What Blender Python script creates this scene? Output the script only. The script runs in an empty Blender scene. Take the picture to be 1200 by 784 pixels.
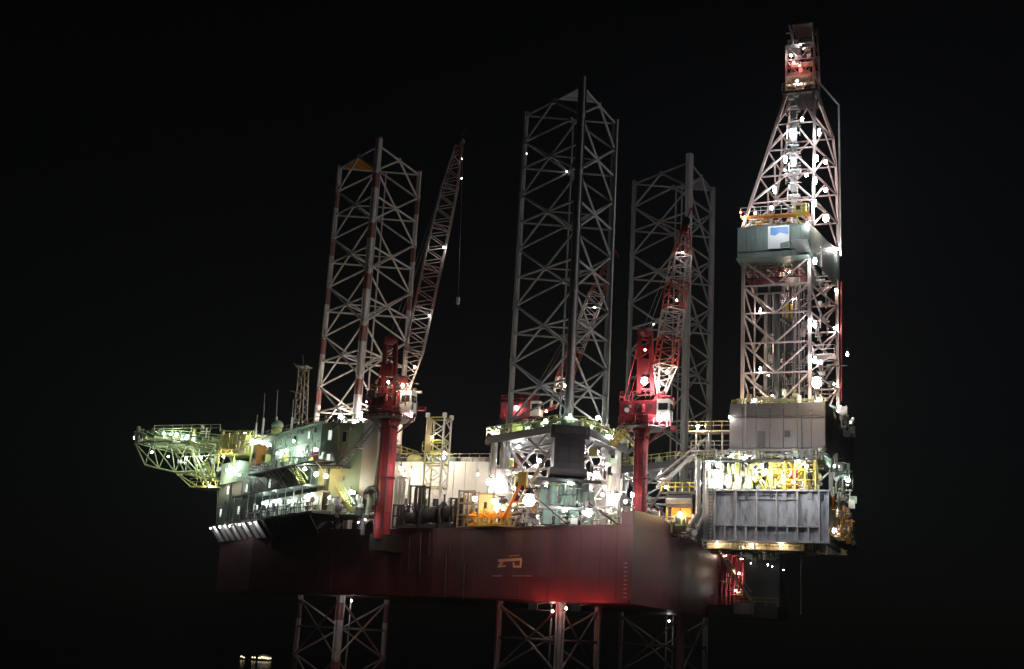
import bpy, bmesh, math, random
from mathutils import Vector, Matrix
random.seed(7)
SC = bpy.context.scene
COL = SC.collection

# ------------------------------------------------------------------ camera
# World axes: +X = towards the stern of the rig, +Y = across the rig away from the viewer, Z up, sea at 0.
FPX = 1438.0
PITCH, ROLL, YAW = math.radians(13.75), math.radians(3.117), math.radians(22.0)
CAM = Vector((37.502, -131.529, 12.0))
_cu, _su = math.cos(YAW), math.sin(YAW)
def ray(x, y):
    a, b = x - 600.0, 392.0 - y
    c, s = math.cos(ROLL), math.sin(ROLL)
    u, v = (a * c - b * s) / FPX, (a * s + b * c) / FPX
    X, Y, Z = u, math.cos(PITCH) - v * math.sin(PITCH), math.sin(PITCH) + v * math.cos(PITCH)
    return Vector((X * _cu - Y * _su, X * _su + Y * _cu, Z))
cd = bpy.data.cameras.new('camera'); cam = bpy.data.objects.new('camera', cd); COL.objects.link(cam)
cd.sensor_width = 36.0; cd.lens = 36.0 * FPX / 1200.0; cd.clip_start = 0.5; cd.clip_end = 30000.0
_f = ray(600, 392).normalized(); _r = (ray(1100, 392) - ray(100, 392)).normalized(); _u = _r.cross(_f)
cam.matrix_world = Matrix((( _r.x, _u.x, -_f.x, CAM.x), (_r.y, _u.y, -_f.y, CAM.y), (_r.z, _u.z, -_f.z, CAM.z), (0, 0, 0, 1)))
SC.camera = cam

# ------------------------------------------------------------------ night sky, moonlight, exposure
w = bpy.data.worlds.new('World'); SC.world = w; w.use_nodes = True
nt = w.node_tree; bg = nt.nodes['Background']
sky = nt.nodes.new('ShaderNodeTexSky'); sky.sky_type = 'NISHITA'; sky.sun_disc = False
SUN_EL, SUN_AZ = math.radians(24), math.radians(205)
sky.sun_elevation = SUN_EL; sky.sun_rotation = SUN_AZ
nt.links.new(sky.outputs[0], bg.inputs[0]); bg.inputs[1].default_value = 0.00022
sl = bpy.data.lights.new('moonlight', 'SUN'); sl.energy = 0.004; sl.angle = math.radians(0.5); sl.color = (1.0, 0.93, 0.86)
so = bpy.data.objects.new('moonlight', sl); COL.objects.link(so)
_sd = Vector((math.sin(SUN_AZ) * math.cos(SUN_EL), math.cos(SUN_AZ) * math.cos(SUN_EL), math.sin(SUN_EL)))
so.rotation_euler = (-_sd).to_track_quat('-Z', 'Y').to_euler()
SC.view_settings.view_transform = 'Standard'; SC.view_settings.look = 'None'
SC.view_settings.exposure = 0.0; SC.view_settings.gamma = 1.0; SC.view_settings.use_curve_mapping = False
SC.render.engine = 'CYCLES'
cy = SC.cycles
cy.use_denoising = True
cy.max_bounces = 5; cy.diffuse_bounces = 3; cy.glossy_bounces = 3; cy.sample_clamp_indirect = 4.0; cy.sample_clamp_direct = 0.0
cy.use_light_tree = True; cy.pixel_filter_type = 'BLACKMAN_HARRIS'; cy.filter_width = 1.5; cy.caustics_reflective = False; cy.caustics_refractive = False

# ------------------------------------------------------------------ materials
MAT = {}
def mat(name, col, rough=0.55, metal=0.0, var=0.25, scale=0.6, dirt=None, dirt_amt=0.0, streak=False, bump=0.0):
    m = bpy.data.materials.new(name); m.use_nodes = True; MAT[name] = m
    n, l = m.node_tree.nodes, m.node_tree.links; b = n['Principled BSDF']
    b.inputs['Roughness'].default_value = rough; b.inputs['Metallic'].default_value = metal
    g = n.new('ShaderNodeNewGeometry'); mp = n.new('ShaderNodeMapping'); l.new(g.outputs['Position'], mp.inputs[0])
    mp.inputs['Scale'].default_value = (1, 1, 0.18 if streak else 1)
    t = n.new('ShaderNodeTexNoise'); t.inputs['Scale'].default_value = scale; t.inputs['Detail'].default_value = 6; t.inputs['Roughness'].default_value = 0.65
    l.new(mp.outputs[0], t.inputs['Vector'])
    r = n.new('ShaderNodeValToRGB'); l.new(t.outputs['Fac'], r.inputs[0])
    r.color_ramp.elements[0].position = 0.3; r.color_ramp.elements[1].position = 0.7
    r.color_ramp.elements[0].color = (*[c * (1 - var) for c in col], 1); r.color_ramp.elements[1].color = (*[min(0.9, c * (1 + var)) for c in col], 1)
    out = r.outputs[0]
    if dirt:
        t2 = n.new('ShaderNodeTexNoise'); t2.inputs['Scale'].default_value = scale * 2.3; t2.inputs['Detail'].default_value = 8; t2.inputs['Roughness'].default_value = 0.75
        mp2 = n.new('ShaderNodeMapping'); l.new(g.outputs['Position'], mp2.inputs[0]); mp2.inputs['Scale'].default_value = (1.6, 1.6, 0.3); mp2.inputs['Location'].default_value = (13, 7, 3)
        l.new(mp2.outputs[0], t2.inputs['Vector'])
        r2 = n.new('ShaderNodeValToRGB'); l.new(t2.outputs['Fac'], r2.inputs[0]); r2.color_ramp.elements[0].position = 0.62 - dirt_amt * 0.3; r2.color_ramp.elements[1].position = 0.8 - dirt_amt * 0.2
        mx = n.new('ShaderNodeMix'); mx.data_type = 'RGBA'; l.new(r2.outputs[0], mx.inputs[0]); l.new(out, mx.inputs[6]); mx.inputs[7].default_value = (*dirt, 1); out = mx.outputs[2]
    l.new(out, b.inputs['Base Color'])
    rr = n.new('ShaderNodeMapRange'); l.new(t.outputs['Fac'], rr.inputs[0]); rr.inputs[3].default_value = max(0.05, rough - 0.15); rr.inputs[4].default_value = min(1, rough + 0.2); l.new(rr.outputs[0], b.inputs['Roughness'])
    if bump:
        bp = n.new('ShaderNodeBump'); bp.inputs['Strength'].default_value = bump; bp.inputs['Distance'].default_value = 0.05; l.new(t.outputs['Fac'], bp.inputs['Height']); l.new(bp.outputs[0], b.inputs['Normal'])
    return m
def emit(name, col, strength):
    m = bpy.data.materials.new(name); m.use_nodes = True; MAT[name] = m
    b = m.node_tree.nodes['Principled BSDF']; b.inputs['Base Color'].default_value = (*[c * 0.5 for c in col], 1)
    b.inputs['Emission Color'].default_value = (*col, 1); b.inputs['Emission Strength'].default_value = strength
    return m
RUST = (0.10, 0.035, 0.015)
mat('grey_steel', (0.30, 0.31, 0.33), 0.5, 0, 0.2, 0.5, RUST, 0.25, True)
mat('leg_grey', (0.235, 0.24, 0.25), 0.5, 0, 0.2, 0.5, RUST, 0.2, True)
mat('leg_white', (0.66, 0.62, 0.61), 0.5, 0, 0.15, 0.5, (0.3, 0.13, 0.1), 0.25, True)
mat('dark_steel', (0.055, 0.057, 0.062), 0.6, 0, 0.3, 0.7, RUST, 0.2, True)
mat('charcoal', (0.075, 0.073, 0.085), 0.6, 0, 0.2, 0.5, RUST, 0.1, True)
mat('girder_blue_grey', (0.42, 0.42, 0.45), 0.5, 0, 0.18, 0.5, (0.06, 0.045, 0.04), 0.5, True)
mat('white_paint', (0.68, 0.68, 0.66), 0.45, 0, 0.08, 0.4, (0.35, 0.22, 0.13), 0.12, True)
mat('pale_green_paint', (0.33, 0.43, 0.33), 0.5, 0, 0.12, 0.4, (0.18, 0.13, 0.08), 0.15, True)
mat('sea_green_paint', (0.17, 0.27, 0.23), 0.5, 0, 0.2, 0.8, (0.06, 0.05, 0.04), 0.35, True)
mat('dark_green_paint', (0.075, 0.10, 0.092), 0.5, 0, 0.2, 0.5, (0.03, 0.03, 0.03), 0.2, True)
mat('windwall_green', (0.16, 0.20, 0.18), 0.5, 0, 0.15, 0.6, (0.06, 0.05, 0.04), 0.25, True)
mat('windwall_grey', (0.22, 0.20, 0.20), 0.55, 0, 0.12, 0.6, (0.1, 0.06, 0.04), 0.15, True)
mat('windwall_dark', (0.10, 0.095, 0.095), 0.55, 0, 0.15, 0.6, (0.05, 0.04, 0.03), 0.2, True)
mat('boom_red', (0.36, 0.07, 0.05), 0.5, 0, 0.2, 0.8, RUST, 0.2, True)
mat('boom_pink', (0.42, 0.24, 0.22), 0.5, 0, 0.2, 0.8, RUST, 0.25, True)
mat('boom_pale', (0.50, 0.42, 0.40), 0.5, 0, 0.2, 0.8, RUST, 0.2, True)
mat('helideck_paint', (0.40, 0.44, 0.24), 0.5, 0, 0.15, 0.6, RUST, 0.2, True)
mat('derrick_steel', (0.50, 0.39, 0.37), 0.45, 0.1, 0.2, 0.8, RUST, 0.3, True)
mat('red_paint', (0.36, 0.022, 0.042), 0.6, 0, 0.35, 0.9, (0.10, 0.03, 0.02), 0.5, True, 0.3)
mat('dark_red_paint', (0.17, 0.018, 0.024), 0.5, 0, 0.25, 0.6, RUST, 0.3, True)
mat('yellow_paint', (0.50, 0.37, 0.07), 0.45, 0, 0.15, 0.8, RUST, 0.15, True)
mat('yellow_green_paint', (0.42, 0.43, 0.14), 0.45, 0, 0.15, 0.8, (0.15, 0.12, 0.03), 0.2, True)
mat('cream_paint', (0.45, 0.38, 0.24), 0.5, 0, 0.2, 0.8, RUST, 0.25, True)
mat('orange_paint', (0.60, 0.22, 0.03), 0.45, 0, 0.15, 0.8, RUST, 0.15, True)
mat('galvanised', (0.36, 0.35, 0.34), 0.45, 0.2, 0.15, 1.2)
mat('pipe_grey', (0.33, 0.31, 0.30), 0.4, 0.2, 0.2, 1.0, RUST, 0.3, True)
mat('deck_green', (0.09, 0.17, 0.10), 0.8, 0, 0.25, 0.6, (0.05, 0.04, 0.03), 0.3)
mat('black_rubber', (0.02, 0.02, 0.02), 0.7, 0, 0.2, 1.0)
mat('logo_blue', (0.05, 0.22, 0.55), 0.4, 0, 0.05, 0.5)
mat('logo_white', (0.80, 0.80, 0.80), 0.4, 0, 0.03, 0.5)
mat('emblem_orange', (0.75, 0.42, 0.26), 0.5, 0, 0.1, 1.0)
mat('mark_pink', (0.55, 0.33, 0.32), 0.5, 0, 0.15, 1.0)
mat('window_glass', (0.02, 0.025, 0.03), 0.08, 0, 0.05, 1)
# hull: dark maroon paint, rust runs, red lamp glow painted along the bottom
def hull_mat():
    m = mat('hull_paint', (0.098, 0.040, 0.050), 0.48, 0, 0.42, 0.25, (0.12, 0.045, 0.03), 0.45, True, 0.8)
    n, l = m.node_tree.nodes, m.node_tree.links; b = n['Principled BSDF']
    src = b.inputs['Base Color'].links[0].from_socket
    g = n.new('ShaderNodeNewGeometry'); sx = n.new('ShaderNodeSeparateXYZ'); l.new(g.outputs['Position'], sx.inputs[0])
    t = n.new('ShaderNodeTexNoise'); t.inputs['Scale'].default_value = 0.35; t.inputs['Detail'].default_value = 5
    ad = n.new('ShaderNodeMath'); ad.operation = 'MULTIPLY_ADD'; l.new(t.outputs['Fac'], ad.inputs[0]); ad.inputs[1].default_value = 1.2; l.new(sx.outputs[2], ad.inputs[2])
    mr = n.new('ShaderNodeMapRange'); l.new(ad.outputs[0], mr.inputs[0]); mr.inputs[1].default_value = 18.6; mr.inputs[2].default_value = 19.6; mr.inputs[3].default_value = 1; mr.inputs[4].default_value = 0
    mx = n.new('ShaderNodeMix'); mx.data_type = 'RGBA'; l.new(mr.outputs[0], mx.inputs[0]); l.new(src, mx.inputs[6]); mx.inputs[7].default_value = (0.13, 0.032, 0.040, 1)
    l.new(mx.outputs[2], b.inputs['Base Color'])
hull_mat()
# bow leg: white with red bands painted round it
def band_mat():
    m = mat('banded_paint', (0.72, 0.69, 0.68), 0.5, 0, 0.12, 0.5, RUST, 0.2, True)
    n, l = m.node_tree.nodes, m.node_tree.links; b = n['Principled BSDF']
    src = b.inputs['Base Color'].links[0].from_socket
    g = n.new('ShaderNodeNewGeometry'); sx = n.new('ShaderNodeSeparateXYZ'); l.new(g.outputs['Position'], sx.inputs[0])
    d = n.new('ShaderNodeMath'); d.operation = 'MULTIPLY_ADD'; l.new(sx.outputs[2], d.inputs[0]); d.inputs[1].default_value = 1 / 7.486; d.inputs[2].default_value = 10.30
    fr = n.new('ShaderNodeMath'); fr.operation = 'FRACT'; l.new(d.outputs[0], fr.inputs[0])
    gt = n.new('ShaderNodeMath'); gt.operation = 'LESS_THAN'; l.new(fr.outputs[0], gt.inputs[0]); gt.inputs[1].default_value = 0.34
    mx = n.new('ShaderNodeMix'); mx.data_type = 'RGBA'; l.new(gt.outputs[0], mx.inputs[0]); l.new(src, mx.inputs[6]); mx.inputs[7].default_value = (0.32, 0.15, 0.145, 1)
    l.new(mx.outputs[2], b.inputs['Base Color'])
band_mat()
# lamp classes: (colour, flux W) ; radius is part of the class so the emission follows from it
LAMP = {}
def lamp_class(name, col, watt, r):
    LAMP[name] = r; emit('lens_' + name, col, watt / (4 * math.pi ** 2 * r * r))
W_, WARM, COOL, PINK, ORG, GRN = (1, 0.97, 0.93), (1, 0.80, 0.58), (0.86, 0.95, 1.0), (1, 0.80, 0.74), (1, 0.62, 0.22), (0.82, 1.0, 0.86)
lamp_class('white', W_, 760, 0.18)
lamp_class('white_small', W_, 110, 0.14)
lamp_class('dot', W_, 6, 0.07)
lamp_class('green_white', GRN, 600, 0.2)
lamp_class('green_small', GRN, 210, 0.13)
lamp_class('cool', COOL, 1000, 0.18)
lamp_class('strip', W_, 70, 0.08)
lamp_class('pink_big', PINK, 1100, 0.38)
lamp_class('pink_mid', PINK, 420, 0.22)
lamp_class('warm_big', WARM, 1500, 0.56)
lamp_class('warm', WARM, 600, 0.17)
lamp_class('warm_small', WARM, 150, 0.13)
lamp_class('orange', ORG, 420, 0.26)
lamp_class('yellow', (1, 0.88, 0.62), 480, 0.16)
lamp_class('red', (1, 0.08, 0.06), 45, 0.14)
lamp_class('red_fill', (1, 0.10, 0.09), 460, 0.16)
lamp_class('dusky', (1, 0.62, 0.48), 190, 0.10)
lamp_class('deck_flood', (1, 0.82, 0.80), 1050, 0.62)
lamp_class('tube', COOL, 280, 0.2)
lamp_class('tube_small', W_, 70, 0.12)
emit('lit_pane', (0.9, 1.0, 0.92), 0.9)
emit('ship_light', (1.0, 0.85, 0.5), 3.0)

# ------------------------------------------------------------------ building kit
MW = {}                                              # world matrices of everything built
def at(x, y, X=None, Y=None, Z=None):                # where a line of sight meets a plane of the rig
    d = ray(x, y)
    t = (X - CAM.x) / d.x if X is not None else (Y - CAM.y) / d.y if Y is not None else (Z - CAM.z) / d.z
    return CAM + d * t
def atp(x, y, p0, nrm):
    d = ray(x, y); return CAM + d * ((p0 - CAM).dot(nrm) / d.dot(nrm))
def link(o, M, parent=None):
    COL.objects.link(o); MW[o.name] = M
    if parent is not None:
        o.parent = parent; o.matrix_parent_inverse = MW[parent.name].inverted()
    o.matrix_basis = M
    return o
def tag(o, label=None, cat=None, group=None, kind=None):
    if label: o['label'] = label
    if cat: o['category'] = cat
    if group: o['group'] = group
    if kind: o['kind'] = kind
    return o
def thing(name, loc, label, cat, group=None):
    o = bpy.data.objects.new(name, None); o.empty_display_size = 0.5
    link(o, Matrix.Translation(Vector(loc))); return tag(o, label, cat, group)
_cache = {}
def shared(kind, m):
    k = (kind, m)
    if k in _cache: return _cache[k]
    bm = bmesh.new()
    if kind == 'box': bmesh.ops.create_cube(bm, size=1)
    elif kind == 'rod': bmesh.ops.create_cone(bm, cap_ends=True, segments=10, radius1=1, radius2=1, depth=1)
    elif kind == 'drum': bmesh.ops.create_cone(bm, cap_ends=True, segments=24, radius1=1, radius2=1, depth=1)
    elif kind == 'taper': bmesh.ops.create_cone(bm, cap_ends=True, segments=16, radius1=1, radius2=0.62, depth=1)
    elif kind == 'ball': bmesh.ops.create_icosphere(bm, subdivisions=2, radius=1)
    elif kind == 'cap': bmesh.ops.create_cone(bm, cap_ends=True, segments=10, radius1=1, radius2=0.45, depth=1)
    me = bpy.data.meshes.new(kind); bm.to_mesh(me); bm.free(); me.materials.append(MAT[m])
    if kind in ('rod', 'drum', 'taper', 'ball'):
        for p in me.polygons:
            if len(p.vertices) <= 4: p.use_smooth = True
    _cache[k] = me; return me
def box(parent, name, c, size, m, rot=None):
    o = bpy.data.objects.new(name, shared('box', m))
    M = Matrix.Translation(Vector(c))
    if rot is not None: M = M @ (Matrix.Rotation(rot, 4, 'Z') if isinstance(rot, (int, float)) else rot)
    return link(o, M @ Matrix.Diagonal((*size, 1)), parent)
def box2(parent, name, p0, p1, m):                   # from two opposite corners
    p0, p1 = Vector(p0), Vector(p1); return box(parent, name, (p0 + p1) / 2, [abs(a - b) for a, b in zip(p0, p1)], m)
def aim(p0, p1):
    d = p1 - p0; z = d.normalized(); ref = Vector((0, 0, 1)) if abs(z.z) < 0.95 else Vector((1, 0, 0))
    x = ref.cross(z).normalized(); y = z.cross(x)
    return Matrix(((x.x, y.x, z.x, 0), (x.y, y.y, z.y, 0), (x.z, y.z, z.z, 0), (0, 0, 0, 1))), d.length
def rod(parent, name, p0, p1, r, m, kind='rod'):
    p0, p1 = Vector(p0), Vector(p1); R, L = aim(p0, p1)
    o = bpy.data.objects.new(name, shared(kind, m))
    return link(o, Matrix.Translation((p0 + p1) / 2) @ R @ Matrix.Diagonal((r, r, L, 1)), parent)
def beam(parent, name, p0, p1, wd, h, m):            # rectangular section, h roughly vertical
    p0, p1 = Vector(p0), Vector(p1); R, L = aim(p0, p1)
    o = bpy.data.objects.new(name, shared('box', m))
    return link(o, Matrix.Translation((p0 + p1) / 2) @ R @ Matrix.Diagonal((wd, h, L, 1)), parent)
def ball(parent, name, c, r, m):
    o = bpy.data.objects.new(name, shared('ball', m)); s = r if hasattr(r, '__len__') else (r, r, r)
    return link(o, Matrix.Translation(Vector(c)) @ Matrix.Diagonal((*s, 1)), parent)
def poly(parent, name, pts, z0, z1, m):              # upright prism over a plan outline
    bm = bmesh.new(); n = len(pts)
    lo = [bm.verts.new((p[0], p[1], z0)) for p in pts]; hi = [bm.verts.new((p[0], p[1], z1)) for p in pts]
    bm.faces.new(lo[::-1]); bm.faces.new(hi)
    for i in range(n): bm.faces.new((lo[i], lo[(i + 1) % n], hi[(i + 1) % n], hi[i]))
    bmesh.ops.recalc_face_normals(bm, faces=bm.faces)
    me = bpy.data.meshes.new(name); bm.to_mesh(me); bm.free(); me.materials.append(MAT[m])
    return link(bpy.data.objects.new(name, me), Matrix.Identity(4), parent)
def slab(parent, name, pts, thick, m):               # plate through 3D points, given a thickness along its normal
    pts = [Vector(p) for p in pts]; nrm = (pts[1] - pts[0]).cross(pts[2] - pts[0]).normalized() * thick
    bm = bmesh.new(); lo = [bm.verts.new(p) for p in pts]; hi = [bm.verts.new(p + nrm) for p in pts]; n = len(pts)
    bm.faces.new(lo[::-1]); bm.faces.new(hi)
    for i in range(n): bm.faces.new((lo[i], lo[(i + 1) % n], hi[(i + 1) % n], hi[i]))
    bmesh.ops.recalc_face_normals(bm, faces=bm.faces)
    me = bpy.data.meshes.new(name); bm.to_mesh(me); bm.free(); me.materials.append(MAT[m])
    return link(bpy.data.objects.new(name, me), Matrix.Identity(4), parent)
def lamp(host, p, cls, tall=1.0, name='floodlight'):
    """a fitting fixed to its host: hood and stem, with a glowing lens under it"""
    p = Vector(p); r = LAMP[cls]
    hood = bpy.data.objects.new(name, shared('cap', 'dark_steel'))
    link(hood, Matrix.Translation(p + Vector((0, 0, r * (tall + 0.45)))) @ Matrix.Diagonal((r * 1.1, r * 1.1, r * 0.7, 1)), host)
    sq = random.uniform(0.82, 1.1)
    ball(hood, 'lens', p, (r * sq, r, r * tall / sq), 'lens_' + cls)
    rod(hood, 'stem', p + Vector((0, 0, r * (tall + 0.7))), p + Vector((0, 0, r * (tall + 0.7) + 0.5)), 0.05, 'dark_steel')
    return hood
def rail(host, pts, m, h=1.1, step=2.0, closed=False, r=0.04, levels=(1.0, 0.55)):
    pts = [Vector(p) for p in pts]
    if closed: pts.append(pts[0])
    for a, b in zip(pts, pts[1:]):
        for f in levels: rod(host, 'hand_rail', a + Vector((0, 0, h * f)), b + Vector((0, 0, h * f)), r, m)
        n = max(1, int((b - a).length / step))
        for i in range(n): q = a.lerp(b, i / n); rod(host, 'rail_post', q, q + Vector((0, 0, h)), r, m)
    rod(host, 'rail_post', pts[-1], pts[-1] + Vector((0, 0, h)), r, m)
def stairs(host, p0, p1, wd, m, across):             # flight with two stringers and treads
    p0, p1 = Vector(p0), Vector(p1); ac = Vector(across).normalized() * wd / 2
    for s in (-1, 1):
        beam(host, 'stringer', p0 + ac * s, p1 + ac * s, 0.08, 0.28, m)
        rod(host, 'hand_rail', p0 + ac * s + Vector((0, 0, 1)), p1 + ac * s + Vector((0, 0, 1)), 0.04, m)
    n = max(3, int(abs(p1.z - p0.z) / 0.3)); ang = math.atan2(ac.y, ac.x)
    for i in range(1, n): box(host, 'tread', p0.lerp(p1, i / n), (wd, 0.26, 0.05), m, ang)
def zigzag(host, name, a0, a1, b0, b1, n, r, m):     # lacing between two chords
    for i in range(n):
        s, e = (a0.lerp(a1, i / n), b0.lerp(b1, (i + 1) / n)) if i % 2 == 0 else (b0.lerp(b1, i / n), a0.lerp(a1, (i + 1) / n))
        rod(host, name, s, e, r, m)
DECK, KEEL = 24.3, 15.9

# ================================================================== SETTING: sea
def sea():
    me = bpy.data.meshes.new('sea'); S = 12000
    me.from_pydata([(-S, -S, 0), (S, -S, 0), (S, S, 0), (-S, S, 0)], [], [(0, 1, 2, 3)])
    m = mat('sea_water', (0.006, 0.009, 0.012), 0.16, 0, 0.2, 0.02)
    n, l = m.node_tree.nodes, m.node_tree.links; b = n['Principled BSDF']
    g = n.new('ShaderNodeNewGeometry'); mp = n.new('ShaderNodeMapping'); mp.inputs['Scale'].default_value = (0.5, 0.25, 1); mp.inputs['Rotation'].default_value = (0, 0, 0.5)
    l.new(g.outputs['Position'], mp.inputs[0]); t = n.new('ShaderNodeTexNoise'); t.inputs['Scale'].default_value = 0.6; t.inputs['Detail'].default_value = 8; l.new(mp.outputs[0], t.inputs['Vector'])
    bp = n.new('ShaderNodeBump'); bp.inputs['Strength'].default_value = 1; bp.inputs['Distance'].default_value = 0.9; l.new(t.outputs['Fac'], bp.inputs['Height']); l.new(bp.outputs[0], b.inputs['Normal'])
    me.materials.append(m); tag(link(bpy.data.objects.new('sea', me), Matrix.Identity(4)), 'dark sea under the drilling rig', None, None, 'structure')
sea()

# ================================================================== HULL
HULL = [(0.8, -2.9), (-30, 8.2), (-58, 14.2), (-70, 24), (-58, 34), (-30, 42), (0.8, 44)]
hull = thing('rig_hull', (-25, 20, KEEL), 'maroon steel hull of the drilling rig raised above the water on its legs', 'hull')
poly(hull, 'hull_shell', HULL, KEEL, DECK, 'hull_paint')
PT = Vector((-30.8, 11.1, 0)).normalized(); PN = Vector((PT.y, -PT.x, 0)) * 1.0
if PN.y > 0: PN = -PN
PA = Vector((0.8, -2.9, DECK))
def onport(x, y, off=0.0): return atp(x, y, PA, PN) + PN * off
# rubbing bar, plate seams and overboard pipes on the port side
pts = [Vector((*p, 0)) for p in HULL]
for (a, b) in ((pts[0], pts[1]), (pts[1], pts[2])):
    d = (b - a).normalized(); nn = Vector((d.y, -d.x, 0));  nn = -nn if nn.y > 0 else nn
    for z, h in ((DECK - 0.12, 0.22), (KEEL + 0.25, 0.18)):
        beam(hull, 'fender_bar', a + nn * 0.06 + Vector((0, 0, z)) + d * 0.3, b + nn * 0.06 + Vector((0, 0, z)) - d * 0.3, 0.12, h, 'hull_paint')
    L = (b - a).length
    for z in (18.4, 21.3): beam(hull, 'weld_seam', a + nn * 0.01 + d * 0.2 + Vector((0, 0, z)), b + nn * 0.01 - d * 0.2 + Vector((0, 0, z)), 0.03, 0.05, 'hull_paint')
    for i in range(1, int(L / 2.3)):
        q = a + d * (i * 2.3 + random.uniform(-0.4, 0.4)); rod(hull, 'weld_seam', q + Vector((0, 0, KEEL + 0.4)), q + Vector((0, 0, DECK - 0.3)), 0.03, 'hull_paint')
for x, y0, y1 in ((466, 632, 690), (481, 628, 668), (494, 626, 672), (505, 624, 650), (524, 640, 700), (545, 660, 702)):
    rod(hull, 'overboard_pipe', onport(x, y0, 0.15), onport(x - 1.5, y1, 0.15), 0.1, 'dark_steel')
for i in range(9):                                   # draught marks by the corner
    p = onport(731.5 - i * 0.1, 660 + i * 5.0, 0.02); beam(hull, 'draught_mark', p, p + PT * -0.42, 0.05, 0.09, 'mark_pink')
# emblem and faded name line, strokes proud of the plate
def stroke(px, wdt, m='emblem_orange', name='emblem_stroke'):
    q = [onport(x, y, 0.03) for x, y in px]
    for a, b in zip(q, q[1:]):
        e = (b - a).normalized() * wdt * 0.42; beam(hull, name, a - e, b + e, 0.05, wdt, m)
stroke([(585, 657), (610, 655.3)], 0.30)
stroke([(590, 656.8), (584.5, 664)], 0.26); stroke([(584.5, 664), (592, 663.2)], 0.20)
stroke([(602, 659.5), (602.5, 664)], 0.2); stroke([(602.5, 664), (610, 664.2)], 0.24); stroke([(610, 664.2), (611, 656)], 0.24)
stroke([(597, 651.6), (608, 651)], 0.14, 'orange_paint')
stroke([(577.5, 675), (588, 674.9)], 0.12, 'mark_pink', 'name_line'); stroke([(600, 674.9), (624, 675)], 0.08, 'mark_pink', 'name_line'); stroke([(612, 678.6), (641, 680)], 0.14, 'dark_red_paint', 'name_line')
# bulwark round the after corner and along the transom
slab(hull, 'bulwark', [(0.82, -2.92, DECK), (0.82, 8.5, DECK), (0.82, 8.5, DECK + 1.95), (0.82, -2.92, DECK + 1.55)], -0.1, 'hull_paint')
slab(hull, 'bulwark', [(0.82, 8.5, DECK), (0.82, 34, DECK), (0.82, 34, DECK + 0.2), (0.82, 22, DECK + 0.9), (0.82, 8.5, DECK + 1.95)], -0.1, 'hull_paint')
q = PA + PT * 1.6; slab(hull, 'bulwark', [PA, q, q + Vector((0, 0, 1.2)), PA + Vector((0, 0, 1.5))], 0.1, 'hull_paint')
# deck-edge rails along the port side and transom
a = PA + PT * 2.5 - PN * 0.4; b = PA + PT * 32 - PN * 0.4; rail(hull, [a, b], 'galvanised', step=1.6, r=0.045)
rail(hull, [(0.3, 10, DECK + 1.2), (0.3, 34, DECK)], 'galvanised', step=1.6, r=0.045)

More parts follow.
